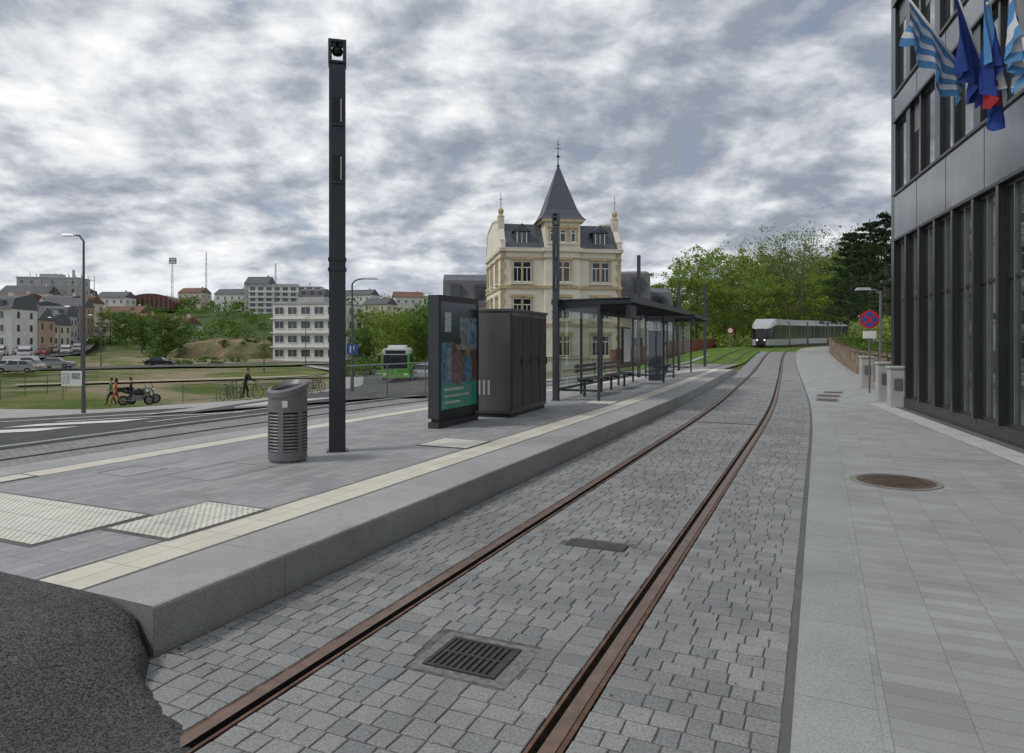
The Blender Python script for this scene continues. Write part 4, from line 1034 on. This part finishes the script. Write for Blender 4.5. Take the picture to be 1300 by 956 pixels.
def bus():
    gr=M('bus_green',(.13,.36,.05),.3,0,.05); L=12; W=1.27
    b=MB(); b.prism([(-W,.35),(-W,1.15),(-W,2.75),(-W*.9,3.0),(W*.9,3.0),(W,2.75),(W,1.15),(W,.35)],.12,L,0); b.prism([(-W,.35),(-W,1.15),(-W,2.75),(-W*.9,2.95),(W*.9,2.95),(W,2.75),(W,1.15),(W,.35)],0,.12,0)
    w=MB(); w.box(-W+.08,W-.08,-.02,-.002,1.2,2.45,0); w.box(-.9,.9,-.022,-.003,2.55,2.85,1)
    for s_ in(-1,1):
        a,c=sorted((s_*(W+.014),s_*(W+.03)))
        for k in range(7): w.box(a,c,.5+k*1.62,1.95+k*1.62,1.35,2.4,0)
    gp2=MB(); gp2.box(-W-.01,W+.01,-.028,-.021,.35,1.15,0); gp2.box(-W+.02,-W+.2,-.03,-.0215,1.15,2.6,0); gp2.box(W-.2,W-.02,-.03,-.0215,1.15,2.6,0)
    for s_ in(-1,1): 
        a,c=sorted((s_*(W+.003),s_*(W+.012))); gp2.box(a,c,.0,L,.36,2.7,0)
        a,c=sorted((s_*.75,s_*1.1)); gp2.box(a,c,-.04,-.029,.6,.78,1); 
        a,c=sorted((s_*(W+.05),s_*(W+.25))); gp2.box(a,c,-.25,-.1,1.9,2.4,2)
    rf=MB(); rf.box(-.8,.8,2,9,3.0,3.28,0)
    wh=MB()
    for y in(2.6,8.8):
        for s_ in(-1,1): wh.cyl((s_*(W-.28),y,.48),(s_*(W+.03),y,.48),.48,.48,18,0); wh.cyl((s_*(W),y,.48),(s_*(W+.05),y,.48),.26,.26,12,1)
    group('city_bus',onground(502,62,.12),math.radians(7),[('body',b,[M('bus_white',(.55,.57,.55),.3,0,.05)]),('windows',w,[WGLASS,BLACK]),('green_livery',gp2,[gr,M('bus_headlight',(.8,.8,.75),.2),BLACK]),('roof_unit',rf,[WHITEP]),('wheels',wh,[BLACK,STEEL])])
bus()
place_car(0,538,66,-86,.12); place_car(1,436,97,80,.15)
def bicycle(loc,rz):
    b=MB()
    for x in(-.52,.52):
        b.torus((x,0,.34),.33,.018,'y',22,5,0)
        for k in range(8): t=k*math.pi/8; b.cyl((x-.33*math.cos(t),0,.34-.33*math.sin(t)),(x+.33*math.cos(t),0,.34+.33*math.sin(t)),.003,.003,3,1)
    seat=(-.2,0,.85);bb=(-.05,0,.3);head=(.38,0,.82)
    for a,c in((seat,bb),(bb,head),((-.17,0,.78),(.36,0,.78)),((-.52,0,.34),bb),((-.52,0,.34),(-.17,0,.78)),((.52,0,.34),head),(head,(.36,0,.98))): b.cyl(a,c,.018,.018,6,2)
    b.cyl((.36,-.28,1.0),(.36,.28,1.0),.014,.014,6,0); b.add([(-.34,-.08,.87),(-.34,.08,.87),(-.05,.02,.88),(-.05,-.02,.88),(-.34,-.07,.91),(-.34,.07,.91),(-.05,.02,.9),(-.05,-.02,.9)],[(0,1,2,3),(4,5,6,7),(0,1,5,4),(1,2,6,5),(2,3,7,6),(3,0,4,7)],0)
    obj('bicycle',b,[BLACK,STEEL,ANTH],loc,rz)
for px,D,rz in((290,39.5,80),(315,39.6,12),(399,40.5,75),(402,42,70)): bicycle(onground(px,D,.05),math.radians(rz))
for px in(283,297,330):
    mb=MB(); mb.tube([(-.35,0,0),(-.35,0,.75),(.35,0,.75),(.35,0,0)],.025,8,0); obj('bicycle_stand',mb,[STEEL],onground(px,40,.04),.3)
def moto(loc,rz,col):
    b=MB()
    for x in(-.72,.72): b.torus((x,0,.31),.25,.07,'y',20,8,0); b.cyl((x,-.05,.31),(x,.05,.31),.16,.16,12,1)
    b.lathe([(.05,-.3),(.17,-.2),(.2,0),(.16,.2),(.05,.3)],(0.12,0,.78),10,2,1.5,.9)
    b.prism([(-.85,.86),(-.75,.98),(-.35,.84),(-.1,.82),(-.1,.72),(-.4,.7)],-.13,.13,0)
    b.prism([(-.3,.3),(.35,.3),(.4,.62),(-.2,.66)],-.16,.16,1); b.cyl((.72,.08,.31),(.45,.08,1.0),.03,.03,6,1); b.cyl((.72,-.08,.31),(.45,-.08,1.0),.03,.03,6,1)
    b.cyl((.4,-.36,1.06),(.4,.36,1.06),.018,.018,6,0); b.lathe([(.02,-.1),(.11,-.05),(.11,.05),(.02,.1)],(.6,0,.9),10,3)
    b.add([(.62,-.2,.98),(.62,.2,.98),(.42,.15,1.35),(.42,-.15,1.35)],[(0,1,2,3)],2)
    b.cyl((-.8,-.18,.36),(-.1,-.18,.28),.05,.04,8,1); b.box(-1.05,-.65,-.25,.25,.85,1.15,0)
    obj('motorcycle',b,[BLACK,STEEL,col,WHITEP],loc,rz)
moto(onground(173,43,.05),math.radians(20),BLACK); moto(onground(182,44.5,.05),math.radians(40),M('moto_grey',(.12,.12,.13),.3))
# ------------------------------------------------------------------ people
SKIN=M('skin',(.42,.25,.18),.6,0,.05)
def person(name,loc,rz,top,legs,hair,stride=.25,armL=(.12,-.1),armR=(.12,.1),lean=0.0,hairlong=False,crouch=0):
    J=[];R=[];E=[]
    def j(p,r,par=None):
        J.append(p);R.append(r); 
        if par is not None: E.append((par,len(J)-1))
        return len(J)-1
    hp=.93-crouch
    pel=j((0,0,hp),.145); sp=j((lean*.4,0,hp+.22),.125,pel); ch=j((lean,0,hp+.42),.155,sp); nk=j((lean*1.2,0,hp+.57),.055,ch); hd=j((lean*1.35+.02,0,hp+.66),.085,nk); ht=j((lean*1.4+.01,0,hp+.77),.085,hd)
    hands=[]
    for sd,(ex,wx) in((1,armL),(-1,armR)):
        sh=j((lean,sd*.17,hp+.50),.065,ch); el=j((lean-.03+ex*.5,sd*.23,hp+.24),.045,sh); wr=j((lean+ex+wx,sd*.24,hp+.02+abs(wx)*.6),.03,el); hands.append((J[wr],(J[wr][0]-J[el][0],0,J[wr][2]-J[el][2])))
        st=stride*sd; hi=j((0,sd*.09,hp-.06),.095,pel); kn=j((st*.55+.05,sd*.095,.50-crouch*.4),.065,hi); an=j((st-.03,sd*.10,.10),.042,kn); j((st+.14,sd*.11,.05),.035,an)
    me=bpy.data.meshes.new(name); me.from_pydata(J,E,[]); o=link(bpy.data.objects.new(name+'_tmp',me))
    sk=o.modifiers.new('s','SKIN'); o.modifiers.new('d','SUBSURF').levels=1
    for i,v in enumerate(me.skin_vertices[0].data): v.radius=(R[i]*(.8 if i<3 else 1),R[i]); v.use_root=(i==0)
    bpy.context.view_layer.update(); dg=bpy.context.evaluated_depsgraph_get(); m2=bpy.data.meshes.new_from_object(o.evaluated_get(dg))
    bpy.data.objects.remove(o)
    vs=[tuple(v.co) for v in m2.vertices]; mb=MB(); fs=[tuple(p.vertices) for p in m2.polygons]; ms=[]
    for p in m2.polygons:
        z=p.center.z; yy=abs(p.center.y); ms.append(2 if z>hp+.56 else (0 if (z>hp-.05 and not(yy>.2 and z<hp+.06)) else (2 if yy>.19 and z>.6 else (1 if z>.09 else 4))))
    mb.add(vs,fs,ms)
    hx=lean*1.38+.015
    mb.lathe([(.02,-.10),(.075,-.06),(.092,.02),(.085,.09),(.05,.13),(.01,.14)],(hx,0,hp+.72),12,2,1.05,.85)
    mb.lathe([(.088,-.0 if not hairlong else -.18),(.10,.04),(.094,.10),(.055,.145),(.01,.155)],(hx-.025,0,hp+.72),12,3,1,.92)
    mb.cyl((hx+.085,0,hp+.735),(hx+.12,0,hp+.70),.012,.018,5,2)
    for sd in(-1,1): mb.lathe([(.004,-.012),(.012,0),(.004,.012)],(hx+.088,sd*.032,hp+.745),6,4); mb.lathe([(.008,-.03),(.02,0),(.008,.03)],(hx,sd*.083,hp+.72),6,2)
    mb.box(hx+.08,hx+.093,-.025,.025,hp+.665,hp+.673,4)
    for (w,d) in hands:
        dv=Vector(d).normalized(); w=Vector(w); pal=w+dv*.09; mb.cyl(w,pal,.03,.036,8,2)
        for k in range(4):
            q=pal+Vector((0,(k-1.5)*.018,0)); L=(.06,.072,.068,.052)[k]; mid=q+dv*L*.55; mb.tube([q,mid,mid+(dv+Vector((.4,0,0))).normalized()*L*.45],[.009,.008,.006],5,2)
        q=w+dv*.03+Vector((.03,0,0)); mb.tube([q,q+dv*.03+Vector((.025,0,0)),q+dv*.06+Vector((.03,0,0))],[.011,.009,.007],5,2)
    obj(name,mb,[top,legs,SKIN,hair,BLACK],loc,rz,smooth=True)
OR=M('orange_jacket',(.65,.13,.03),.7,0,.1); DN=M('dark_trousers',(.03,.035,.05),.8); BK=M('black_clothes',(.02,.02,.022),.8); HB=M('hair_brown',(.05,.03,.02),.7); LG=M('pink_leggings',(.40,.13,.10),.7)
person('walking_woman',onground(147,42.5,.04),math.radians(200),OR,LG,HB,.30,hairlong=True)
person('walking_man',onground(141,44,.04),math.radians(195),M('green_shirt',(.10,.22,.12),.7),DN,HB,.26)
person('standing_person',onground(166,43.6,.04),math.radians(30),BK,DN,HB,.06)
person('cyclist',onground(311,40.1,.04),math.radians(10),BK,BK,BK,.16,(.35,.12),(.35,.12),.14)
# ------------------------------------------------------------------ world
w=bpy.data.worlds.new('World'); scene.world=w; w.use_nodes=True; nt=w.node_tree; bg=nt.nodes['Background']
sun_dir=Vector((-.62,-.20,.76)).normalized(); el=math.asin(sun_dir.z); az=math.atan2(sun_dir.x,sun_dir.y)
sky=nt.nodes.new('ShaderNodeTexSky'); sky.sky_type='NISHITA'; sky.sun_disc=False; sky.sun_elevation=el; sky.sun_rotation=az
tc=nt.nodes.new('ShaderNodeTexCoord').outputs['Generated']
sp=nt.nodes.new('ShaderNodeSeparateXYZ'); nt.links.new(tc,sp.inputs[0])
zz=mathn(nt,'ADD',mathn(nt,'MAXIMUM',sp.outputs[2],0.0),.30)
cb=nt.nodes.new('ShaderNodeCombineXYZ')
nt.links.new(mathn(nt,'DIVIDE',sp.outputs[0],zz),cb.inputs[0]); nt.links.new(mathn(nt,'DIVIDE',sp.outputs[1],zz),cb.inputs[1]); cb.inputs[2].default_value=3.3
v=cb.outputs[0]
# cumulus field: the same noise sampled twice, the second time shifted toward the sun, gives lit and shaded flanks
def shifted(off):
    n=nt.nodes.new('ShaderNodeVectorMath'); n.operation='ADD'; nt.links.new(v,n.inputs[0]); n.inputs[1].default_value=off; return n.outputs[0]
na=noise(nt,v,2.7,8,.56,.15); nb_=noise(nt,shifted((-.045,-.055,.03)),2.7,6,.56,.15)
nc=noise(nt,v,.75,3,.5,0)
relief=mathn(nt,'MULTIPLY',mathn(nt,'SUBTRACT',na,nb_),1.1)
c=mathn(nt,'ADD',mathn(nt,'MULTIPLY',na,.58),mathn(nt,'MULTIPLY',nc,.42)); c=mathn(nt,'ADD',c,relief)
def lobe(dx,dy,dz,k,a):
    d_=Vector((dx,dy,dz)).normalized(); vm=nt.nodes.new('ShaderNodeVectorMath'); vm.operation='DOT_PRODUCT'; nt.links.new(tc,vm.inputs[0]); vm.inputs[1].default_value=d_
    return mathn(nt,'MULTIPLY',mathn(nt,'POWER',mathn(nt,'MAXIMUM',vm.outputs['Value'],0.0),k),a)
c=mathn(nt,'ADD',c,lobe(-.55,.867,.25,12,.05)); c=mathn(nt,'ADD',c,lobe(.27,.867,.30,60,-.06)); c=mathn(nt,'ADD',c,lobe(.10,.867,.42,40,.02))
cr=nt.nodes.new('ShaderNodeValToRGB'); nt.links.new(c,cr.inputs[0])
e=cr.color_ramp.elements; e[0].position=.33; e[0].color=(.27,.30,.36,1); e[1].position=.76; e[1].color=(.90,.91,.92,1)
for p,q in((.43,(.37,.40,.455,1)),(.495,(.475,.50,.55,1)),(.55,(.575,.60,.64,1)),(.63,(.72,.74,.76,1))): x=e.new(p); x.color=q
cloud=scalec(nt,cr.outputs[0],9.3)
cover=maprange(nt,na,.33,.40,.65,1)
mixed=mixc(nt,cover,sky.outputs[0],cloud)
hz=maprange(nt,sp.outputs[2],0.0,.13,.5,0)
mixed=mixc(nt,hz,mixed,(5.4,5.9,6.6))
nt.links.new(mixed,bg.inputs['Color']); bg.inputs['Strength'].default_value=.12
sl=bpy.data.lights.new('sun','SUN'); sl.energy=1.5; sl.angle=math.radians(12); sl.color=(1,.95,.88)
so=link(bpy.data.objects.new('sun',sl)); so.rotation_euler=(-sun_dir).to_track_quat('-Z','Y').to_euler()
# ------------------------------------------------------------------ camera
cam=bpy.data.cameras.new('camera'); cam.sensor_width=36; cam.lens=24.0; cam.shift_y=-.0346; cam.clip_start=.1; cam.clip_end=6000
co=link(bpy.data.objects.new('camera',cam)); co.location=(0,0,EYE); co.rotation_euler=(math.radians(90),0,0); scene.camera=co
scene.view_settings.view_transform='Standard'; scene.view_settings.look='None'; scene.view_settings.exposure=0
